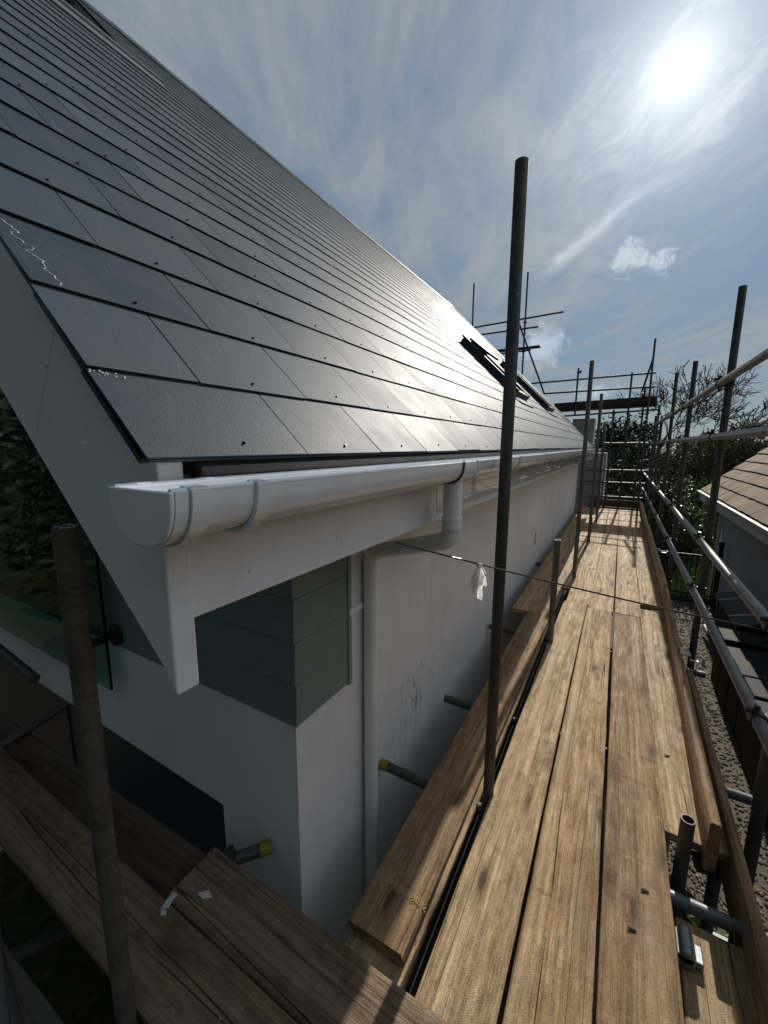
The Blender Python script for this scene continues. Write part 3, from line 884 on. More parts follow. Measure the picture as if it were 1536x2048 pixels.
# roof windows
def roofwin(y0, y1, s0, s1, open_=False):
    b = MB()
    def bx(b, ya, yb, sa, sb, ha, hb):
        v = [RP(sa, ya, ha), RP(sa, yb, ha), RP(sb, yb, ha), RP(sb, ya, ha), RP(sa, ya, hb), RP(sa, yb, hb), RP(sb, yb, hb), RP(sb, ya, hb)]
        b.add(v, [(0, 3, 2, 1), (4, 5, 6, 7), (0, 1, 5, 4), (2, 3, 7, 6), (0, 4, 7, 3), (1, 2, 6, 5)])
    bx(b, y0, y0 + .07, s0, s1, -.02, .088); bx(b, y1 - .07, y1, s0, s1, -.02, .080)
    bx(b, y0 + .07, y1 - .07, s0, s0 + .08, -.02, .070); bx(b, y0 + .07, y1 - .07, s1 - .10, s1, -.02, .076)
    bx(b, y0 - .02, y1 + .02, s1 - .12, s1 + .03, .072, .095)
    bx(b, y0 - .10, y0, s0 - .12, s1 + .1, -.01, .006); bx(b, y1, y1 + .10, s0 - .12, s1 + .1, -.01, .006); bx(b, y0 - .0, y1, s0 - .14, s0, -.01, .012)
    rw = b.build('roof_window', M['winframe'], H, bevel=.004)
    b = MB(); bx(b, y0 + .07, y1 - .07, s0 + .08, s1 - .10, .004, .014); b.build('window_pane', M['glass'], rw)
    if open_:
        b = MB()
        v = [RP(s1 - .04, y0 + .08, .095), RP(s1 - .04, y1 - .08, .095), RP(s1 - .32, y1 - .08, .115), RP(s1 - .32, y0 + .08, .115)]
        v += [tuple(Vector(p) + Vector((SP, 0, CP)) * .03) for p in v]
        b.add(v, [(0, 3, 2, 1), (4, 5, 6, 7), (0, 1, 5, 4), (2, 3, 7, 6), (0, 4, 7, 3), (1, 2, 6, 5)])
        b.build('open_vent_flap', M['winframe'], rw)
roofwin(5.22, 6.0, .90, 1.90, True)
roofwin(7.95, 8.75, .96, 2.18)

# chalk marks and dust on the slates
def ribbon(pts, wd, h, seed):
    r = random.Random(seed); b = MB(); vs = []
    for (s, y) in pts:
        w_ = wd * r.uniform(.5, 1.4); i = max(k for k in range(len(SI)) if SI[k] <= s); hh = HD * (s - SI[i]) + h
        vs += [RP(s, y - w_, hh), RP(s, y + w_, hh)]
    b.add(vs, [(2 * i, 2 * i + 1, 2 * i + 3, 2 * i + 2) for i in range(len(pts) - 1)]); return b
r = random.Random(4)
b = ribbon([(.402 + .0047 * k, .318 + .048 - .0006 * k + r.uniform(-.006, .006) + .006 * math.sin(k * .6)) for k in range(40)], .0009, .0014, 2)
b.build('chalk_line', M['chalk'], H, recalc=False)
r = random.Random(6); b = MB()
for k in range(20):
    s = .19 - abs(r.gauss(0, .008)) - .003; y = .318 + abs(r.gauss(.02, .016)); q = r.uniform(.0007, .0022)
    hh = HD * s + .0016
    b.add([RP(s, y, hh), RP(s + q, y + q * r.uniform(.2, 1), hh), RP(s + q * .6, y + q * 2, hh), RP(s - q * .5, y + q * 1.2, hh)], [(0, 1, 2, 3)])
for k in range(26):
    i = r.choice((0, 1, 1, 2)); s = SI[i] + r.uniform(.02, .16); y = .34 + r.random() * .9; q = r.uniform(.0005, .0013)
    hh = HD * (s - SI[i]) + .0017
    b.add([RP(s, y, hh), RP(s + q, y + q, hh), RP(s, y + 2 * q, hh), RP(s - q, y + q, hh)], [(0, 1, 2, 3)])
o = b.build('slate_dust', M['chalk'], H, recalc=False); o['kind'] = 'stuff'
# far end of the house: rendered upstand and low wing
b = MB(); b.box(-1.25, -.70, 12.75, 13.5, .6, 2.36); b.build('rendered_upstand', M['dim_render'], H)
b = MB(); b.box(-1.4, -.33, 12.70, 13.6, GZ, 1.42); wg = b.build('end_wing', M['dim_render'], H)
b = MB(); b.tube((-.42, 12.65, 1.3), (-.42, 12.65, GZ), .034, 12); b.build('wing_downpipe', M['pvc'], wg)
# ================================================================== SCAFFOLD
def make_board(L, wd=.222, th=.038, seed=0, chips=True):
    """one scaffold board along local x, top at z=0, soft worn edges, slightly sprung"""
    r = random.Random(seed); b = MB(); n = max(8, int(L / .12))
    prof = [(-wd / 2, -th + .005), (-wd / 2, -.007), (-wd / 2 + .003, -.0022), (-wd / 2 + .008, 0), (wd / 2 - .008, 0), (wd / 2 - .003, -.0022), (wd / 2, -.007), (wd / 2, -th + .005), (wd / 2 - .005, -th), (-wd / 2 + .005, -th)]
    m_ = len(prof); vs = []; ph = r.uniform(0, 6); cup = r.uniform(-.0022, .0022)
    for i in range(n + 1):
        x = -L / 2 + L * i / n; endk = .0 if 0 < i < n else 1.
        dz = .0025 * math.sin(ph + x * 1.3); dy = .002 * math.sin(ph * 2 + x * .9)
        for k, (y, z) in enumerate(prof):
            j = r.gauss(0, .0009) if k in (0, 1, 2, 5, 6, 7) else 0
            vs.append((x + (r.uniform(-.004, .004) if endk else 0), y + dy + j, z + dz + cup * ((2 * y / wd) ** 2)))
    fs = [(i * m_ + k, (i + 1) * m_ + k, (i + 1) * m_ + (k + 1) % m_, i * m_ + (k + 1) % m_) for i in range(n) for k in range(m_)]
    b.add(vs, fs, smooth=True)
    b.add(vs, [tuple(range(m_)), tuple(range(n * m_, n * m_ + m_))])
    return b


BN = [0]
def board(p0, p1, z, label, wd=.222, mt='board', group=None, roll=0, z1=None, name='scaffold_board'):
    """p0,p1: centre line ends (x,y)"""
    BN[0] += 1
    a, c = Vector((p0[0], p0[1], z)), Vector((p1[0], p1[1], z if z1 is None else z1)); dv = c - a
    b = make_board(dv.length, wd, seed=BN[0] * 13 + 1)
    o = b.build(name, M[mt], loc=(a + c) / 2, recalc=True)
    o.rotation_euler = (roll, -math.asin(dv.z / dv.length), math.atan2(dv.y, dv.x))
    return tag(o, label, 'scaffold board', group)


G_D = 'boards of the main walkway'; G_I = 'boards beside the house wall'; G_G = 'boards across the gable end'; G_T = 'toe boards on edge'
board((-.278, .70), (-.276, 4.44), 0, 'long pale board with a streak of light grain, beside the black gap near the wall', group=G_D)
board((-.040, .25), (-.052, 4.36), 0, 'long tan board between the dark gap and the brown patch board', group=G_D, wd=.221)
board((.182, .25), (.188, 4.35), 0, 'brown weathered board with dark stains in the middle of the walkway', group=G_D, mt='board_brown', wd=.217)
board((.402, 1.865), (.408, 4.60), 0, 'short pale board whose sawn end stops at the hole by the stub tube', group=G_D, wd=.222)
board((-.258, 4.455), (-.255, 8.35), 0, 'wall side board beyond the first butt joint of the walkway', group=G_D)
board((-.042, 4.375), (-.030, 8.20), 0, 'second board from the gap beyond the first butt joint', group=G_D)
board((.190, 4.362), (.196, 8.30), 0, 'third board from the gap, beyond the brown board', group=G_D)
board((.415, 4.74), (.425, 8.42), 0, 'board beside the toe board beyond the small black slot', group=G_D)
board((-.255, 8.365), (-.25, 12.2), 0, 'far wall side board crossed by platform shadows', group=G_D)
board((-.028, 8.215), (-.025, 12.2), 0, 'far second board crossed by platform shadows', group=G_D)
board((.197, 8.315), (.20, 12.2), 0, 'far third board crossed by platform shadows', group=G_D)
board((.424, 8.435), (.425, 12.2), 0, 'far board in the shade of the far toe board', group=G_D)
board((-.562, .925), (-.560, 4.85), .000, 'board by the wall with sawdust on its half shaded end', group=G_I, mt='board_brown', wd=.212)
board((-.551, .72), (-.551, 4.9), -.043, 'board lying under the sawdust board, showing one lit edge', group=G_I, wd=.222)
board((-.700, 3.95), (-.700, 8.0), .002, 'shaded board tight against the wall, its square end above the dark gap', group=G_I)
board((-.485, 4.88), (-.482, 8.9), .002, 'second board of the wall side strip, past the short post', group=G_I)
board((-.700, 8.03), (-.700, 12.1), .002, 'last board against the wall at the far end', group=G_I)
board((-.480, 8.93), (-.480, 12.1), .002, 'last board of the wall side strip by the far posts', group=G_I)
# gable end boards run across
board((-1.245, .742), (-.12, .742), .040, 'brown board across the gable end with the longest crack, lit at its right end', group=G_G, mt='board_shaded', wd=.205)
board((-3.9, .532), (-.10, .532), .029, 'brown board across the gable end between the cracked board and the tube post', group=G_G, mt='board_shaded', wd=.205, z1=.040)
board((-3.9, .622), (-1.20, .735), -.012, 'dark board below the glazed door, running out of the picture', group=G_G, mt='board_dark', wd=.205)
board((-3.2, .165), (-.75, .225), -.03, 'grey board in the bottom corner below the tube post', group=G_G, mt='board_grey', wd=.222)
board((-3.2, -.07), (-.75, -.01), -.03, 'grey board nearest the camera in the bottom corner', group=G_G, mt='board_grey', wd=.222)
for k, lb in enumerate(('dark board added below against the wall to blacken the gap', 'middle one of the dark boards added below to blacken the gap', 'dark board added below under the walkway edge to blacken the gap')):
    board((-.82 + .235 * k, .9), (-.82 + .235 * k, 8.0), -1.15, lb, mt='board_dark', group='boards added to blacken the gap')  # boards added below so the gap by the wall stays black
# toe boards
board((.4605, 1.80), (.544, 4.95), .061, 'toe board nearest the camera, its end standing over the hole', mt='board_brown', roll=R_(90), group=G_T, wd=.215)
board((.545, 4.97), (.572, 8.6), .061, 'toe board half way along the walkway', mt='board', roll=R_(90), group=G_T, wd=.215)
board((.572, 8.62), (.585, 12.3), .061, 'toe board at the far right corner of the walkway', mt='board', roll=R_(90), group=G_T, wd=.215)
board((-.62, 12.36), (.56, 12.36), .085, 'dark toe board across the far end of the walkway', mt='board_dark', roll=R_(90), group=G_T, wd=.215)
board((.535, .75), (.572, 3.4), -.075, 'reddish brown board on edge outside the toe board', mt='board_brown', roll=R_(90), group=G_T, wd=.22)
board((.428, .55), (.436, 1.60), -.105, 'sunlit board lying lower down inside the hole', mt='board', wd=.24)

# ---- couplers
def coupler_mesh():
    b = MB()
    # sleeve round the upright (local z) and round the rail (local y, offset along -x)
    b.tube((0, 0, -.024), (0, 0, .024), .0305, 14)
    b.tube((-.052, -.024, 0), (-.052, .024, 0), .0305, 14)
    b.box(-.045, -.012, -.018, .018, -.02, .02)
    for sy in (-1, 1):
        b.box(-.012, .012, sy * .026 - .008, sy * .026 + .014 * sy + .008, -.012, .012)
    b.tube((.006, -.058, .0), (.006, .045, .0), .006, 8); b.tube((.006, -.052, 0), (.006, -.038, 0), .012, 6, smooth=False)
    b.tube((-.058, 0, -.050), (-.058, 0, .056), .006, 8); b.tube((-.058, 0, .040), (-.058, 0, .054), .012, 6, smooth=False)
    b.tube((-.095, .0, .030), (-.06, 0, .032), .010, 6, smooth=False)
    return b
_c = None
def coupler(parent, at, rotz=0, mt='coupler', roll=0):
    global _c
    if _c is None:
        o = coupler_mesh().build('coupler', M['coupler'], loc=(0, 0, 0)); _c = o
    else:
        o = _c.copy(); COL.objects.link(o)
    o.parent = parent; o.location = Vector(at) - parent_world(parent); o.rotation_euler = (roll, 0, rotz)
    if mt != 'coupler':
        o.data = o.data.copy(); o.data.materials[0] = M[mt]
    return o


TR = .02415
def tube(p0, p1, label, cat='scaffold tube', name='scaffold_tube', group=None, mt='tube', r=TR, n=16, hollow=False, cap=None, sleeves=()):
    p0, p1 = Vector(p0), Vector(p1)
    b = MB(); b.tube(p0 - p0, p1 - p0, r, n, inner=.0195 if hollow else None)
    o = b.build(name, M[mt], loc=p0, recalc=not hollow)
    tag(o, label, cat, group)
    if cap:
        a = (p1 - p0).normalized(); b = MB(); b.tube(p0 - a * .006, p0 + a * .035, r + .0022, n); b.build('end_cap', M[cap], o)
    for t in sleeves:
        q = p0.lerp(p1, t); a = (p1 - p0).normalized(); b = MB(); b.tube(q - a * .05, q + a * .05, r + .006, n); b.tube(q - a * .012, q + a * .012, r + .012, 8, smooth=False); b.build('sleeve', M['coupler'], o)
    return o


G_IP = 'uprights between walkway and wall boards'; G_OP = 'uprights outside the toe board'; G_R = 'guard rails outside the walkway'
def post(x, y, zt, label, group, zb=GZ, mt='tube', cps=(), rotz=0, dx=0., r=TR):
    o = tube((x, y, zb), (x + dx, y, zt), label, 'scaffold pole', 'scaffold_pole', group, mt, r, hollow=True)
    for cz, rz in cps: coupler(o, (x + dx * (cz - zb) / (zt - zb), y, cz), rz)
    return o
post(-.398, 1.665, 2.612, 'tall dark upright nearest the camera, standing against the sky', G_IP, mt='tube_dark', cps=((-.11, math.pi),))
post(-.372, 5.35, 2.56, 'second tall upright beside the wall boards, behind the short post', G_IP, cps=((-.11, math.pi),))
post(-.345, 7.5, 2.43, 'third upright of the inner row, shorter against the far platform', G_IP, cps=((-.11, math.pi),))
post(-.33, 9.6, 2.10, 'fourth upright of the inner row, ending below the far platform', G_IP, cps=((-.11, math.pi),))
post(-.375, 3.40, .868, 'short post with a shiny open top in the gap between the boards', G_IP, cps=((-.11, math.pi),))
post(-.40, 9.05, .16, 'knee high stub post in the gap near the far end', G_IP)
# outer row
RX, PXO = .575, .628
OUT = [(2.06, 2.75, 'upright at the right edge, seen only below the rails'), (3.82, 2.69, 'tall dark upright outside the rails, nearest of those against the sky'),
       (5.75, 2.53, 'second upright outside the rails, before the bare tree'), (7.68, 2.70, 'third upright outside the rails, thin beside the bare tree'),
       (9.6, 2.15, 'fourth upright outside the rails, ending below the far platform'), (11.4, 2.3, 'fifth upright outside the rails close to the far corner')]
RZ = [(2.05, 'topmost guard rail, rising to the right edge against the sky'), (1.672, 'guard rail at eye level, running almost flat to the right edge'), (.90, 'guard rail at waist height over the gravel'), (.505, 'lowest guard rail just above the toe board')]
for y, zt, lb in OUT:
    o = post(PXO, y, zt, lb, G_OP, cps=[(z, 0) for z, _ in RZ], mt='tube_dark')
for z, lb in RZ:
    tube((RX, -.6, z), (RX, 12.75, z), lb, 'guard rail', 'guard_rail', G_R, 'tube', sleeves=(.545,) if z > 1.5 else (.70,))
# toe board clips
for x, y, i in ((.492, 3.34, 0), (.552, 6.75, 1)):
    b = MB(); zt = .171
    b.box(-.006, .050, -.028, .028, 0.001, .006); b.box(-.011, -.005, -.028, .028, -.035, .006); b.box(.044, .050, -.028, .028, -.05, .006)
    b.box(.050, .13, -.010, .010, -.045, -.038); b.tube((.125, -.0, -.07), (.125, 0, -.012), .008, 8)
    o = b.build('toe_board_clip', M['zinc'], loc=(x, y, zt), bevel=.002)
    tag(o, ('bright zinc clip holding the nearest toe board', 'small zinc clip holding the middle toe board')[i], 'clip', 'clips on the toe boards')

# tubes poking under the wall boards
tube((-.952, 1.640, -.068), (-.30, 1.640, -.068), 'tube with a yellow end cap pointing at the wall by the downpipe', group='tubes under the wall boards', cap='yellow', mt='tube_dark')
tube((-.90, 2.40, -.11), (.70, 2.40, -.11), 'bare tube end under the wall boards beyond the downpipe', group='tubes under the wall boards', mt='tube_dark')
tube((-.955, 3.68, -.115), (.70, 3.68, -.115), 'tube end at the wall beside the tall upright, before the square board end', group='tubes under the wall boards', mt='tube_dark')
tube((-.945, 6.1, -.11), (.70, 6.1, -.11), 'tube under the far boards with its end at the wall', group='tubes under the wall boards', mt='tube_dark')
o = tube((-1.13, 1.005, -.055), (-1.235, .865, -.055), 'short tube with a yellow cap at the gable wall above the cracked board', cap='yellow', mt='tube_dark')
coupler(o, (-1.225, .88, -.045), R_(40))
# ledgers below the walkway
# hole at the right
o = tube((.338, 1.752, -.75), (.345, 1.752, .185), 'short hollow stub tube standing in the hole at the walkway edge', hollow=True, mt='tube_dark')
coupler(o, (.339, 1.752, -.15), R_(90))
tube((.20, 1.645, -.078), (.66, 1.645, -.078), 'pale tube crossing the hole behind the stub tube')
tube((.20, 1.49, -.130), (.33, 1.49, -.130), 'tube end clamped by the bright coupler in the hole')
b = MB()
b.box(-.026, .026, -.045, .045, -.02, .030); b.tube((0, -.045, .026), (0, .045, .026), .022, 14); b.box(.026, .05, -.03, .03, -.03, .012)
o = b.build('scaffold_coupler', M['zinc'], loc=(.330, 1.475, -.085), bevel=.004); o.data.materials[0] = metal('worn_zinc', (.22, .24, .25), .45, .7, .3); tag(o, 'bright zinc coupler clamped in the hole in front of the stub tube', 'coupler')
o = post(.515, 2.02, -.02, 'dark upright under the toe board end, seen through the hole', None, mt='tube_dark'); coupler(o, (.515, 2.02, -.22), 0)
# gable end post
o = post(-1.055, .405, 1.418, 'mottled brown upright in the shade before the gable wall', None, mt='tube_dark'); M['rusty'] = metal('rusty_tube', (.095, .088, .074), .62, .25, .45); o.data.materials[0] = M['rusty']
b = MB(); r = random.Random(2)
for k in range(16):
    a = r.random() * 6.28; q = .021 * r.uniform(.6, 1.05); s_ = r.uniform(.003, .006)
    b.add([(-1.055 + q * math.cos(a) + p[0] * s_, .405 + q * math.sin(a) + p[1] * s_, 1.419 + p[2] * s_ * .6) for p in ico], icf)
b.build('mortar_crumbs', M['chalk'], o)
G_GT = 'tubes reaching to the gable wall'
tube((-1.62, .97, -.40), (-1.62, .30, -.09), 'dark tube with a scuffed white end crossing the glazed door', mt='tube_dark', group=G_GT)
tube((-2.75, .96, .06), (-2.75, .30, -.09), 'dark tube crossing the white band left of the upright', mt='tube_dark', group=G_GT)
tube((-3.62, .80, .42), (-2.40, .72, .46), 'dark tube below the glass balustrade at the left edge', mt='tube_dark', group=G_GT)
tube((-3.55, .80, .12), (-3.25, .78, .13), 'stub of tube at the left edge over the white band', mt='tube_dark', group=G_GT)
o = tube((-1.93, .33, -.03), (-.98, .20, -.02), 'bluish grey channel lying in the black gap between gable boards', mt='tube', r=.018)
tube((-2.05, .40, .30), (-1.02, .15, .02), 'grey leaning tube in the bottom left corner', mt='tube', group=G_GT, r=.02)

# ---- far end lift: everything across the walkway at y ~ 12.6
G_FR = 'rails across the far end'; G_FP = 'poles of the far end tower'
YF = 12.62
for x0, x1, z0, z1, lb in ((-2.45, .60, 3.385, 3.44, 'upper guard rail of the far platform against the sky'), (-2.05, .62, 3.08, 3.10, 'lower guard rail of the far platform against the sky'),
                           (-1.65, .72, 2.43, 2.53, 'pale tube just under the far platform boards'), (-.46, .60, 1.68, 1.69, 'bright tube across the far end at eye level'),
                           (-.80, .66, .955, .975, 'bright tube across the far end at waist height'), (-.80, .62, .625, .635, 'bright tube across the far end above the toe board'),
                           (-.70, .60, .235, .245, 'bright tube lying along the top of the far toe board')):
    tube((x0, YF, z0), (x1, YF, z1), lb, group=G_FR, mt='tube' if z0 < 2.6 else 'tube_dark')
for x, y, zt, lb, zb in ((-1.20, 12.66, 3.71, 'short pole with a loose coupler on top, above the far platform', 2.45), (.075, 12.68, 3.50, 'thin pole through the middle of the far platform', GZ),
                         (.500, 12.55, 4.25, 'tallest pole of the far corner, rising over the bare tree', GZ), (-.255, 12.5, 2.55, 'far pole under the platform beside the inner uprights', GZ),
                         (.40, 12.75, 3.1, 'thin pole just left of the tallest far pole', GZ), (.78, 13.2, 2.7, 'dark pole at the outer end of the far platform', GZ)):
    o = post(x, y, zt, lb, G_FP, zb=zb, mt='tube_dark')
    if zb > 2: coupler(o, (x, y, 3.60), R_(180))
    else: coupler(o, (x, y, 2.45), R_(90)); coupler(o, (x, y, .96), R_(90))
tube((.33, 12.5, 2.98), (.50, 12.5, 3.78), 'steep brace tied to the tallest far pole', mt='tube_dark')
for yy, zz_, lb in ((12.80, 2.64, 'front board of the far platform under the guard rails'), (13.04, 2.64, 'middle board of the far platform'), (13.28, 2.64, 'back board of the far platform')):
    board((-1.75, yy), (.70, yy), zz_, lb, mt='board_backlit', group='boards of the far platform', z1=zz_ + .06)
board((-1.75, 12.67), (.68, 12.67), 2.70, 'edge board of the far platform facing the walkway', mt='board_backlit', roll=R_(90), group='boards of the far platform', z1=2.78, wd=.20)
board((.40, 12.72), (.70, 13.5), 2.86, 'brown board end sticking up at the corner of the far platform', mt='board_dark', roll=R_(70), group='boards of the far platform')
board((-.65, 12.0), (.55, 12.0), .042, 'board lying across the far end of the walkway', mt='board_backlit', wd=.06)
# far gable tower
YG = 12.7
post(-4.26, YG, 6.43, 'thin pole standing behind the roof slope, leftmost against the sky', 'poles behind the far gable', zb=1.5, mt='tube_dark', cps=((5.17, R_(90)),))
post(-2.70, YG, 6.44, 'thin pole behind the far roof edge, half hidden by the tall near upright', 'poles behind the far gable', zb=1.5, mt='tube_dark', cps=((5.1, R_(90)), (4.3, R_(90))))
tube((-4.40, YG, 5.16), (-1.69, YG, 5.24), 'upper rail behind the far gable, ending free at the right', mt='tube_dark', group='rails behind the far gable')
tube((-4.05, YG, 4.93), (-2.33, YG, 4.94), 'lower rail behind the far gable, ending free at the right', mt='tube_dark', group='rails behind the far gable')
tube((-2.86, YG - .07, 5.10), (-2.03, YG - .07, 3.06), 'slanting brace running down to the far roof edge', mt='tube_dark')
board((-3.75, YG + .1), (-2.27, YG + .1), 4.44, 'plank on the tower behind the far gable, end sticking out', mt='board_dark', wd=.24)
tube((-3.8, YG, 4.31), (-2.5, YG, 4.33), 'tube under the plank behind the far gable', mt='tube_dark')

# ================================================================== CORD, TAPE, SCRAPS
A_, B_ = Vector((-.62, 1.144, 1.284)), Vector((.604, 2.062, .882))
b = MB(); b.path([A_.lerp(B_, k / 24) + Vector((0, 0, -.012 * math.sin(math.pi * k / 24))) for k in range(25)], .0032, 8)
o = b.build('cord', M['black_shiny'], recalc=False); tag(o, 'thin black cord stretched from the fascia across the walkway', 'cord')
tp = A_.lerp(B_, .189) + Vector((0, 0, -.008))
b = MB(); r = random.Random(9); vs = []
nr = 14
for k in range(nr + 1):
    t = k / nr; z = -.118 * t; wd = .007 + .024 * math.sin(min(1, t * 1.5) * math.pi / 2) - (.004 if t > .9 else 0)
    for j in range(6):
        u = j / 5 - .5
        vs.append((tp.x + wd * 1.35 * u + .010 * t + .003 * math.sin(9 * t + j) - .016 * t * t, tp.y + .011 * math.sin(u * 7 + t * 4) * (.3 + t), tp.z + z - .016 * u * t + (r.uniform(-.007, .007) if k == nr else r.uniform(-.0015, .0015))))
b.add(vs, [(k * 6 + j, k * 6 + j + 1, (k + 1) * 6 + j + 1, (k + 1) * 6 + j) for k in range(nr) for j in range(5)], smooth=False)
vs2 = [(x + .008 + .10 * (tp.z - z) * .5, y - .004, tp.z + (z - tp.z) * .58) for x, y, z in vs]
b.add(vs2, [(k * 6 + j, k * 6 + j + 1, (k + 1) * 6 + j + 1, (k + 1) * 6 + j) for k in range(nr) for j in range(5)])
b.tube(tp + Vector((-.008, -.004, .001)), tp + Vector((.010, .006, -.002)), .0055, 8)
o = b.build('tape', M['white_tape'], recalc=False); tag(o, 'crumpled white tape tied on the black cord', 'tape')
def scrap(pts, z, label, mt, group=None, th=.0015, name='scrap'):
    cx = sum(p[0] for p in pts) / len(pts); cy = sum(p[1] for p in pts) / len(pts)
    b = MB(); b.prism([(x - cx, y - cy) for x, y in pts], 'z', 0, th)
    for i, v in enumerate(b.v): b.v[i] = (v[0], v[1], v[2] + .003 * math.sin(i * 2.1) + .003)
    o = b.build(name, M[mt], loc=(cx, cy, z)); tag(o, label, 'scrap', group); return o
GS = 'scraps on the gable boards'
scrap([(-1.235, .660), (-1.215, .662), (-1.205, .620), (-1.222, .604), (-1.230, .630)], .036, 'long white paper scrap at the end of the cracked board', 'white_tape', GS)
scrap([(-1.215, .604), (-1.205, .594), (-1.190, .604), (-1.200, .612)], .036, 'tiny square white scrap under the long one', 'white_tape', GS)
scrap([(-1.150, .695), (-1.125, .722), (-1.100, .715), (-1.118, .694)], .044, 'white paper scrap further on the cracked board', 'white_tape', GS)
scrap([(-1.18, .455), (-1.165, .47), (-1.155, .45), (-1.17, .438)], .036, 'pale flake on the second gable board by the upright', 'white_tape', GS)
GC = 'grey slate chips on the walkway'
def pxz(x, y, z):
    v = dirpx(x, y); t = (z - 1.6) / v.z; return (v.x * t, v.y * t)
for (x, y), lb in (((1289, 1783), 'grey slate chip on the brown board, the farther one'), ((1263, 1860), 'grey slate chip on the brown board, the nearer one'), ((1333, 1512), 'pale chip on the short board beside the toe board shadow')):
    cx, cy = pxz(x, y, .002)
    scrap([(cx - .012, cy - .004), (cx, cy - .007), (cx + .013, cy), (cx + .002, cy + .007)], .003, lb, 'felt' if 'grey' in lb else 'chalk', GC, .004)
# sawdust on the wall board
b = MB(); r = random.Random(8)
for k in range(420):
    t = r.random(); x = -.655 + .19 * t + r.gauss(0, .008); y = 1.115 - .030 * t + r.gauss(0, .008) * (1.2 - t * .4)
    q = r.uniform(.0008, .0026)
    b.add([(x + p[0] * q * 1.6, y + p[1] * q, .003 + abs(r.gauss(0, .0012)) + p[2] * q * .6) for p in ico], icf)
M['sawdust'] = simple('sawdust', (.40, .29, .14), .9, .1, 90, .3, .25)
o = b.build('sawdust', M['sawdust'], recalc=False); tag(o, 'line of yellow sawdust across the wall side board', 'sawdust', kind='stuff')
# crumbs scattered on the boards
b = MB(); r = random.Random(18)
for k in range(150):
    if k % 3 == 0: x, y, z = r.uniform(-1.2, -.2), r.uniform(.45, .84), .043
    else: x, y, z = r.uniform(-.37, .5), r.uniform(1.0, 4.5), .002
    if x > .27 and y < 1.9: continue
    q = r.uniform(.0006, .0022)
    b.add([(x + p[0] * q * 2, y + p[1] * q, z + p[2] * q * .6) for p in ico], icf)
o = b.build('crumbs', M['chalk'], recalc=False); tag(o, 'tiny pale crumbs scattered over the boards', 'crumbs', kind='stuff')
# ================================================================== NEIGHBOURING GARAGE
GX, GY0, GY1, GE = 2.42, -2.0, 13.3, .16
HG = thing('garage', 'low white rendered garage with a brown tiled roof beyond the rails', 'garage', (GX, 8, GZ))
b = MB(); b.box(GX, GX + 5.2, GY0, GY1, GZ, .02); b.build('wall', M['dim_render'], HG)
GP = R_(43); gx0 = 2.06
b = MB(); rng = random.Random(21)
cg, sg = math.cos(GP), math.sin(GP)
def gp(s, h=0): return (gx0 + s * cg - h * sg, .40 + s * sg + h * cg)
def GPt(s, y, h=0): x, z = gp(s, h); return (x, y, z)
tw, tgz = .30, .30
for i in range(13):
    s = i * tgz; y = GY0 + (0 if i % 2 else .15)
    while y < 14.35:
        ye = min(y + tw, 14.4); dh = rng.uniform(-.004, .004); sg_ = rng.uniform(-.006, .006)
        g_ = .003
        v = [GPt(s + sg_, y + g_, .030 + dh), GPt(s + sg_, ye - g_, .030 + dh + rng.uniform(-.003, .003)), GPt(s + tgz + .04, ye - g_, -.002), GPt(s + tgz + .04, y + g_, -.002),
             GPt(s + sg_, y + g_, .008 + dh), GPt(s + sg_, ye - g_, .008 + dh), GPt(s + tgz + .04, ye - g_, -.02), GPt(s + tgz + .04, y + g_, -.02)]
        b.add(v, [(0, 1, 2, 3), (4, 7, 6, 5), (0, 4, 5, 1), (3, 2, 6, 7), (0, 3, 7, 4), (1, 5, 6, 2)])
        y = ye
b.build('roof_tiles', M['tile'], HG, recalc=False)
b = MB(); b.prism([gp(.02, -.02), gp(3.9, -.02), (gp(3.9)[0] + 3.9 * cg, gp(0)[1]), (gp(3.9)[0] + 3.8 * cg, gp(0)[1] - .1), gp(3.85, -.13), gp(.02, -.13)], 'y', GY0, 14.36); b.build('roof', M['far_roof'], HG)
b = MB(); b.box(gx0 + .0, gx0 + .03, GY0, 14.38, .12, .33); b.build('fascia', M['white_paint'], HG)
b = MB(); b.box(gx0 + .03, GX, GY0, 14.3, .13, .15); b.build('soffit', M['dim_render'], HG)
b = MB(); b.prism([(gx0 - .09, .38), (gx0 - .02, .38), (gx0 - .02, .37), (gx0 - .035, .325), (gx0 - .075, .325), (gx0 - .09, .37)], 'y', GY0, 14.42); b.build('gutter', M['white_paint'], HG)
b = MB(); b.prism([gp(0, -.02), gp(3.9, -.02), gp(3.9, -.24), (gx0 + .02, .12)], 'y', 14.36, 14.40); b.build('barge_board', M['white_paint'], HG)
b = MB(); b.path(fillet([(gx0 - .05, 13.15, .34), (gx0 - .05, 13.15, .16), (GX - .06, 13.15, -.02), (GX - .06, 13.15, GZ)], .06), .036, 12); b.build('downpipe', M['white_paint'], HG, recalc=False)
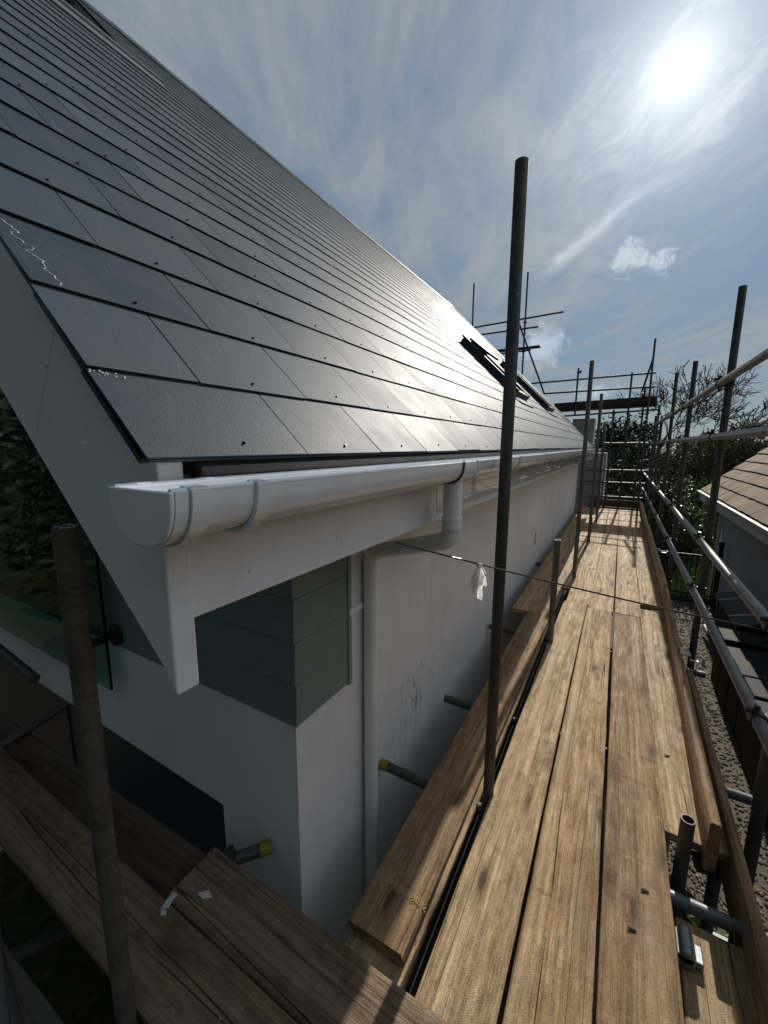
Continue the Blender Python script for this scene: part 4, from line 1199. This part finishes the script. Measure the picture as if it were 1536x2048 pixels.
# black shed against the garage
SH = thing('shed', 'low black shed with a grey felt roof against the garage wall', 'shed', (2.2, 8, GZ))
b = MB(); b.box(1.98, 2.41, 8.7, 10.3, GZ, -1.42); b.build('wall', M['tarred'], SH)
b = MB(); b.prism([(1.93, -1.43), (2.415, -1.28), (2.415, -1.25), (1.93, -1.40)], 'y', 8.6, 10.4); b.build('roof', M['felt'], SH)
for y in (9.0, 9.9):
    b = MB(); b.prism([(1.925, -1.398), (2.41, -1.248), (2.41, -1.228), (1.925, -1.378)], 'y', y, y + .035); b.build('roof_batten', M['white_paint'], SH)
b = MB(); r = random.Random(3)
for k in range(9):
    y = 3.6 + k * .55; b.box(1.66 + r.uniform(0, .05), 2.40, y, y + .52, GZ, GZ + .92 + r.uniform(-.05, .05))
o = b.build('dark_block', M['tarred'], bevel=.02); tag(o, 'long low black block added to fill the dark area along the garage foot', 'dark block')  # made-up block filling an unreadable dark area
# black post with collar beside the garage downpipe
b = MB(); b.tube((0, 0, 0), (0, 0, 1.72), .05, 14); b.tube((0, 0, 1.66), (0, 0, 1.74), .058, 14)
o = b.build('vent_pipe', M['black'], loc=(2.28, 12.2, GZ)); tag(o, 'black pipe standing in front of the garage downpipe', 'pipe')
b = MB(); b.box(-.13, .13, -.2, .2, 0, .10); b.box(-.10, .10, -.17, .17, .10, .12); b.box(-.04, .04, -.2, .2, .12, .14)
o = b.build('plastic_box', M['white_paint'], loc=(2.05, 10.75, GZ), bevel=.01); tag(o, 'white plastic box on the gravel at the garage foot', 'box')
b = MB(); b.tube((0, 0, 0), (0, 0, .14), .06, 14, r1=.08); b.tube((0, 0, .14), (0, 0, .16), .088, 14)
o = b.build('flower_pot', M['orange'], loc=(2.05, 11.5, GZ)); tag(o, 'small orange flower pot by the garage corner', 'pot')
b = MB(); b.box(-.35, .35, -.3, .3, 0, .45); b.box(-.38, .38, -.33, .33, .45, .49)
M['palegreen'] = simple('pale_green_plastic', (.42, .50, .42), .4, .4, 30, .1, .1)
o = b.build('storage_box', M['palegreen'], loc=(1.17, 3.0, GZ), bevel=.02); tag(o, 'pale green plastic box on the gravel by the outer board', 'box')

# ================================================================== FENCES
F = thing('railing_fence', 'black metal railings in front of the small lawn', 'fence', (1.5, 13.0, GZ))
for z in (GZ + .12, GZ + 1.18):
    b = MB(); b.box(.55, 2.40, 12.985, 13.015, z, z + .035); b.build('rail', M['black'], F)
x = .60
while x < 2.40:
    b = MB(); b.tube((x, 13.0, GZ), (x, 13.0, GZ + 1.22), .011, 8); b.build('bar', M['black'], F); x += .125
F = thing('panel_fence', 'dark wooden panel fence at the end of the garden', 'fence', (-1, 19.5, GZ))
x = -6.0; k = 0
while x < 9:
    b = MB()
    for j in range(12): b.box(x + .02 + j * .15, x + .165 + j * .15, 19.5 + .006 * (j % 2), 19.52 + .006 * (j % 2), GZ + .05, GZ + 1.75)
    b.build('panel', M['tarred'], F)
    b = MB(); b.box(x + 1.83, x + 1.92, 19.47, 19.56, GZ, GZ + 1.85); b.build('fence_post', M['tarred'], F); x += 1.94

# ================================================================== TREES AND SHRUBS
def leaf_cloud(b, centre, rad, n, size, seed, squash=1., shell=.45):
    r = random.Random(seed); cx, cy, cz = centre
    clumps = []
    for k in range(max(8, n // 55)):
        while True:
            p = Vector((r.uniform(-1, 1), r.uniform(-1, 1), r.uniform(-1, 1)))
            if shell < p.length < 1: break
        clumps.append((p, r.uniform(.10, .24)))
    for k in range(n):
        c, cr = clumps[r.randrange(len(clumps))]
        p = c + Vector((r.gauss(0, cr), r.gauss(0, cr), r.gauss(0, cr * .8)))
        if p.length > 1.25: continue
        q = Vector((cx + p.x * rad[0], cy + p.y * rad[1], cz + p.z * rad[2]))
        u = Vector((r.gauss(0, 1), r.gauss(0, 1), r.gauss(0, .7))).normalized(); v = u.orthogonal().normalized()
        v = (Matrix.Rotation(r.random() * 6.28, 3, u) @ v); s = size * r.uniform(.6, 1.3)
        b.add([q - u * s, q - v * s * .42 + u * s * .1, q + u * s, q + v * s * .42 + u * s * .1], [(0, 1, 2, 3)])


def shrub(name, label, centre, rad, n, size, mt, seed, stems=9, cat='shrub', group=None):
    cx, cy, cz = centre
    t = thing(name, label, cat, (cx, cy, GZ), group)
    b = MB(); leaf_cloud(b, centre, rad, n, size, seed); b.build('foliage', M[mt], t, recalc=False)
    b = MB(); r = random.Random(seed + 1)
    for k in range(stems):
        e = Vector((cx + r.uniform(-.7, .7) * rad[0], cy + r.uniform(-.7, .7) * rad[1], cz + r.uniform(-.2, .7) * rad[2]))
        s = Vector((cx + r.uniform(-.2, .2) * rad[0], cy + r.uniform(-.2, .2) * rad[1], GZ)); mid = s.lerp(e, .5) + Vector((r.gauss(0, .15), r.gauss(0, .15), .2))
        b.path([s, mid, e], [.035, .025, .008], 6)
    b.build('stems', M['bark'], t, recalc=False)
    return t


def bare_tree(name, label, base, height, seed, spread=.9, levels=6, trunk_r=.16, lean=(0, 0), group=None, fork=.30, twig=.55, kids=(2, 3), tmin=.016):
    r = random.Random(seed); base = Vector(base)
    t = thing(name, label, 'tree', base, group)
    tb, cb = MB(), MB()
    def grow(p, dv, L, rad, lev, tgt):
        pts = [p]; d = dv.copy(); q = p.copy(); n = 4
        for k in range(n):
            d = (d + Vector((r.gauss(0, .17), r.gauss(0, .17), r.gauss(0, .10) + (.03 if lev < 4 else -.01)))).normalized(); q = q + d * L / n; pts.append(q.copy())
        rs = [max(rad * (1 - .42 * k / n), tmin) for k in range(n + 1)]
        tgt.path(pts, rs, 8 if lev < 2 else (5 if lev < 4 else 3), caps=False)
        if lev >= levels: return
        nk = r.randint(*kids) + (1 if lev in (1, 2) else 0)
        for k in range(nk):
            ang = r.uniform(.28, .85) * spread; ax = d.orthogonal().normalized(); ax = Matrix.Rotation(r.random() * 6.283, 3, d) @ ax
            nd = (Matrix.Rotation(ang, 3, ax) @ d); nd.z += .10; nd.normalize()
            fr = r.uniform(.55, 1.) if k else 1.
            i = min(n, max(2, int(round(fr * n)))); st = pts[i]
            grow(st, nd, L * r.uniform(.62, .84), rs[i] * r.uniform(.52, .72), lev + 1, cb)
    d0 = Vector((lean[0], lean[1], 1)).normalized()
    grow(base, d0, height * fork, trunk_r, 0, tb)
    tb.build('trunk', M['bark'], t, recalc=False); cb.build('crown', M['bark'], t, recalc=False)
    return t


def at(px, py, Y):
    v = dirpx(px, py); k = Y / v.y; return Vector((v.x * k, Y, 1.6 + v.z * k))


def ground_at(px, Y):
    p = at(px, 900, Y); return (p.x, Y, GZ)
bare_tree('bare_tree', 'bare spreading tree behind the far corner of the scaffold, against the clouds', ground_at(1322, 27), 9.2, 19, .85, 7, .20, (.06, 0), fork=.33, kids=(2, 3), tmin=.014)
GTR = 'bare trees behind the garage'
bare_tree('bare_tree', 'twiggy bare tree over the garage roof at the right edge', ground_at(1520, 24), 7.9, 31, 1.25, 7, .2, (-.05, 0), GTR, fork=.24, kids=(2, 3), tmin=.018)
bare_tree('bare_tree', 'twiggy bare tree between the first and second uprights outside the rails', ground_at(1455, 27), 7.2, 8, 1.25, 7, .18, (0, 0), GTR, fork=.23, kids=(2, 3), tmin=.018)
bare_tree('bare_tree', 'low bare tree just left of the first upright outside the rails', ground_at(1405, 30), 6.9, 44, 1.25, 7, .16, (.05, 0), GTR, fork=.23, kids=(2, 3), tmin=.018)
bare_tree('bare_tree', 'dense twiggy tree low over the garage roof, right of the first upright', ground_at(1490, 20), 6.0, 57, 1.3, 7, .15, (0, 0), GTR, fork=.24, kids=(2, 3), tmin=.011)
bare_tree('bare_tree', 'grey twiggy tree behind the far end rails', ground_at(1272, 24), 5.2, 5, 1.1, 6, .13, (0, 0), fork=.26)
bare_tree('bare_tree', 'small bare tree glimpsed beside the white upstand', ground_at(1222, 34), 6.0, 17, 1.1, 5, .14, (0, 0), fork=.3)
shrub('evergreen_tree', 'dark evergreen tree behind the far platform, left of the bare tree', tuple(at(1245, 905, 23)), (1.5, 1.3, 1.7), 6500, .10, 'leaf_dark', 3, 14, 'tree')
shrub('evergreen_tree', 'dark evergreen mass seen through the far end tubes', tuple(at(1262, 965, 20.5)), (1.7, 1.0, 1.4), 6500, .085, 'leaf_dark', 5, 10, 'tree')
shrub('evergreen_tree', 'olive leaved tree above the garage roof beside the first upright', tuple(at(1490, 925, 22)), (2.6, 1.2, 1.25), 6500, .085, 'leaf_olive', 6, 12, 'tree')
shrub('red_shrub', 'dark red shrub before the distant house', tuple(at(1400, 925, 26)), (1.5, .8, .8), 1800, .09, 'leaf_red', 8)
shrub('laurel_hedge', 'glossy laurel hedge with bright leaf tops behind the rails', tuple(at(1385, 1020, 17.6)), (2.3, .9, 1.0), 7000, .075, 'leaf_green', 9, 12, 'hedge')
shrub('laurel_shrub', 'leafy green shrub under the lower rails beyond the lawn', tuple(at(1340, 1065, 15.5)), (1.3, .9, .95), 6000, .07, 'leaf_green', 10, 10)
shrub('laurel_shrub', 'dark laurel shrub behind the far toe board', tuple(at(1255, 1000, 16.5)), (1.5, .9, 1.3), 6000, .08, 'leaf_dark', 14, 10)
shrub('laurel_shrub', 'leafy shrub on the gravel under the hole in the boards', (.75, 3.0, GZ + .35), (.35, .5, .40), 1100, .06, 'leaf_green', 22, 6)
# distant houses
def far_house(label, c, sx_, sy_, h, rh, seed):
    t = thing('brick_house', label, 'house', (c[0], c[1], GZ))
    x0, x1, y0, y1 = c[0] - sx_, c[0] + sx_, c[1] - sy_, c[1] + sy_
    b = MB(); b.box(x0, x1, y0, y1, GZ, h); b.build('wall', M['far_wall'], t)
    b = MB(); b.add([(x0 - .3, y0 - .3, h), (x1 + .3, y0 - .3, h), (x1 + .3, y1 + .3, h), (x0 - .3, y1 + .3, h), (x0 - .3, c[1], h + rh), (x1 + .3, c[1], h + rh)],
                    [(0, 1, 5, 4), (2, 3, 4, 5), (0, 4, 3), (1, 2, 5), (0, 3, 2, 1)]); rf = b.build('roof', M['far_roof'], t)
    b = MB(); b.box(c[0] + sx_ * .4, c[0] + sx_ * .4 + .7, c[1] - .35, c[1] + .35, h + rh * .4, h + rh + .7); b.build('chimney', M['far_wall'], rf)
    for k in range(3):
        xa = x0 + sx_ * (.25 + .6 * k)
        b = MB(); b.box(xa - .08, xa + 1.08, y0 - .05, y0 - .002, h - 1.7, h - .4); f = b.build('window', M['white_paint'], t)
        b = MB(); b.box(xa, xa + 1.0, y0 - .06, y0 - .052, h - 1.62, h - .48); b.build('pane', M['glass'], f)
far_house('grey house far off behind the red shrub', (9.5, 46), 3.2, 3, .5, 1.5, 1)
far_house('grey house far off beyond the white upstand', (-1.2, 52), 3.5, 3, .5, 1.6, 2)
# trees behind the camera side garden, mirrored in the gable glass
for k, (x, y, zc, rx, rz) in enumerate(((-13, -3.6, 1.8, 3.2, 4.4), (-1.5, -9.5, 2.6, 4.2, 5.0), (6, -9, 2.0, 4.0, 4.4), (-19, -6.5, 2.4, 3.6, 5.2), (-10, -9.5, 2.4, 4.2, 5.0))):
    shrub('garden_tree', ('broad green tree mirrored in the gable window', 'tall tree in the garden opposite the gable', 'tree in the garden behind the gravel path', 'far tree mirrored in the left of the gable window', 'leafy tree at the corner of the garden opposite the gable')[k], (x, y, zc), (rx, 2.6, rz), 8500, .15, 'leaf_dark' if k in (0, 3) else 'leaf_green', 70 + k, 10, 'tree')
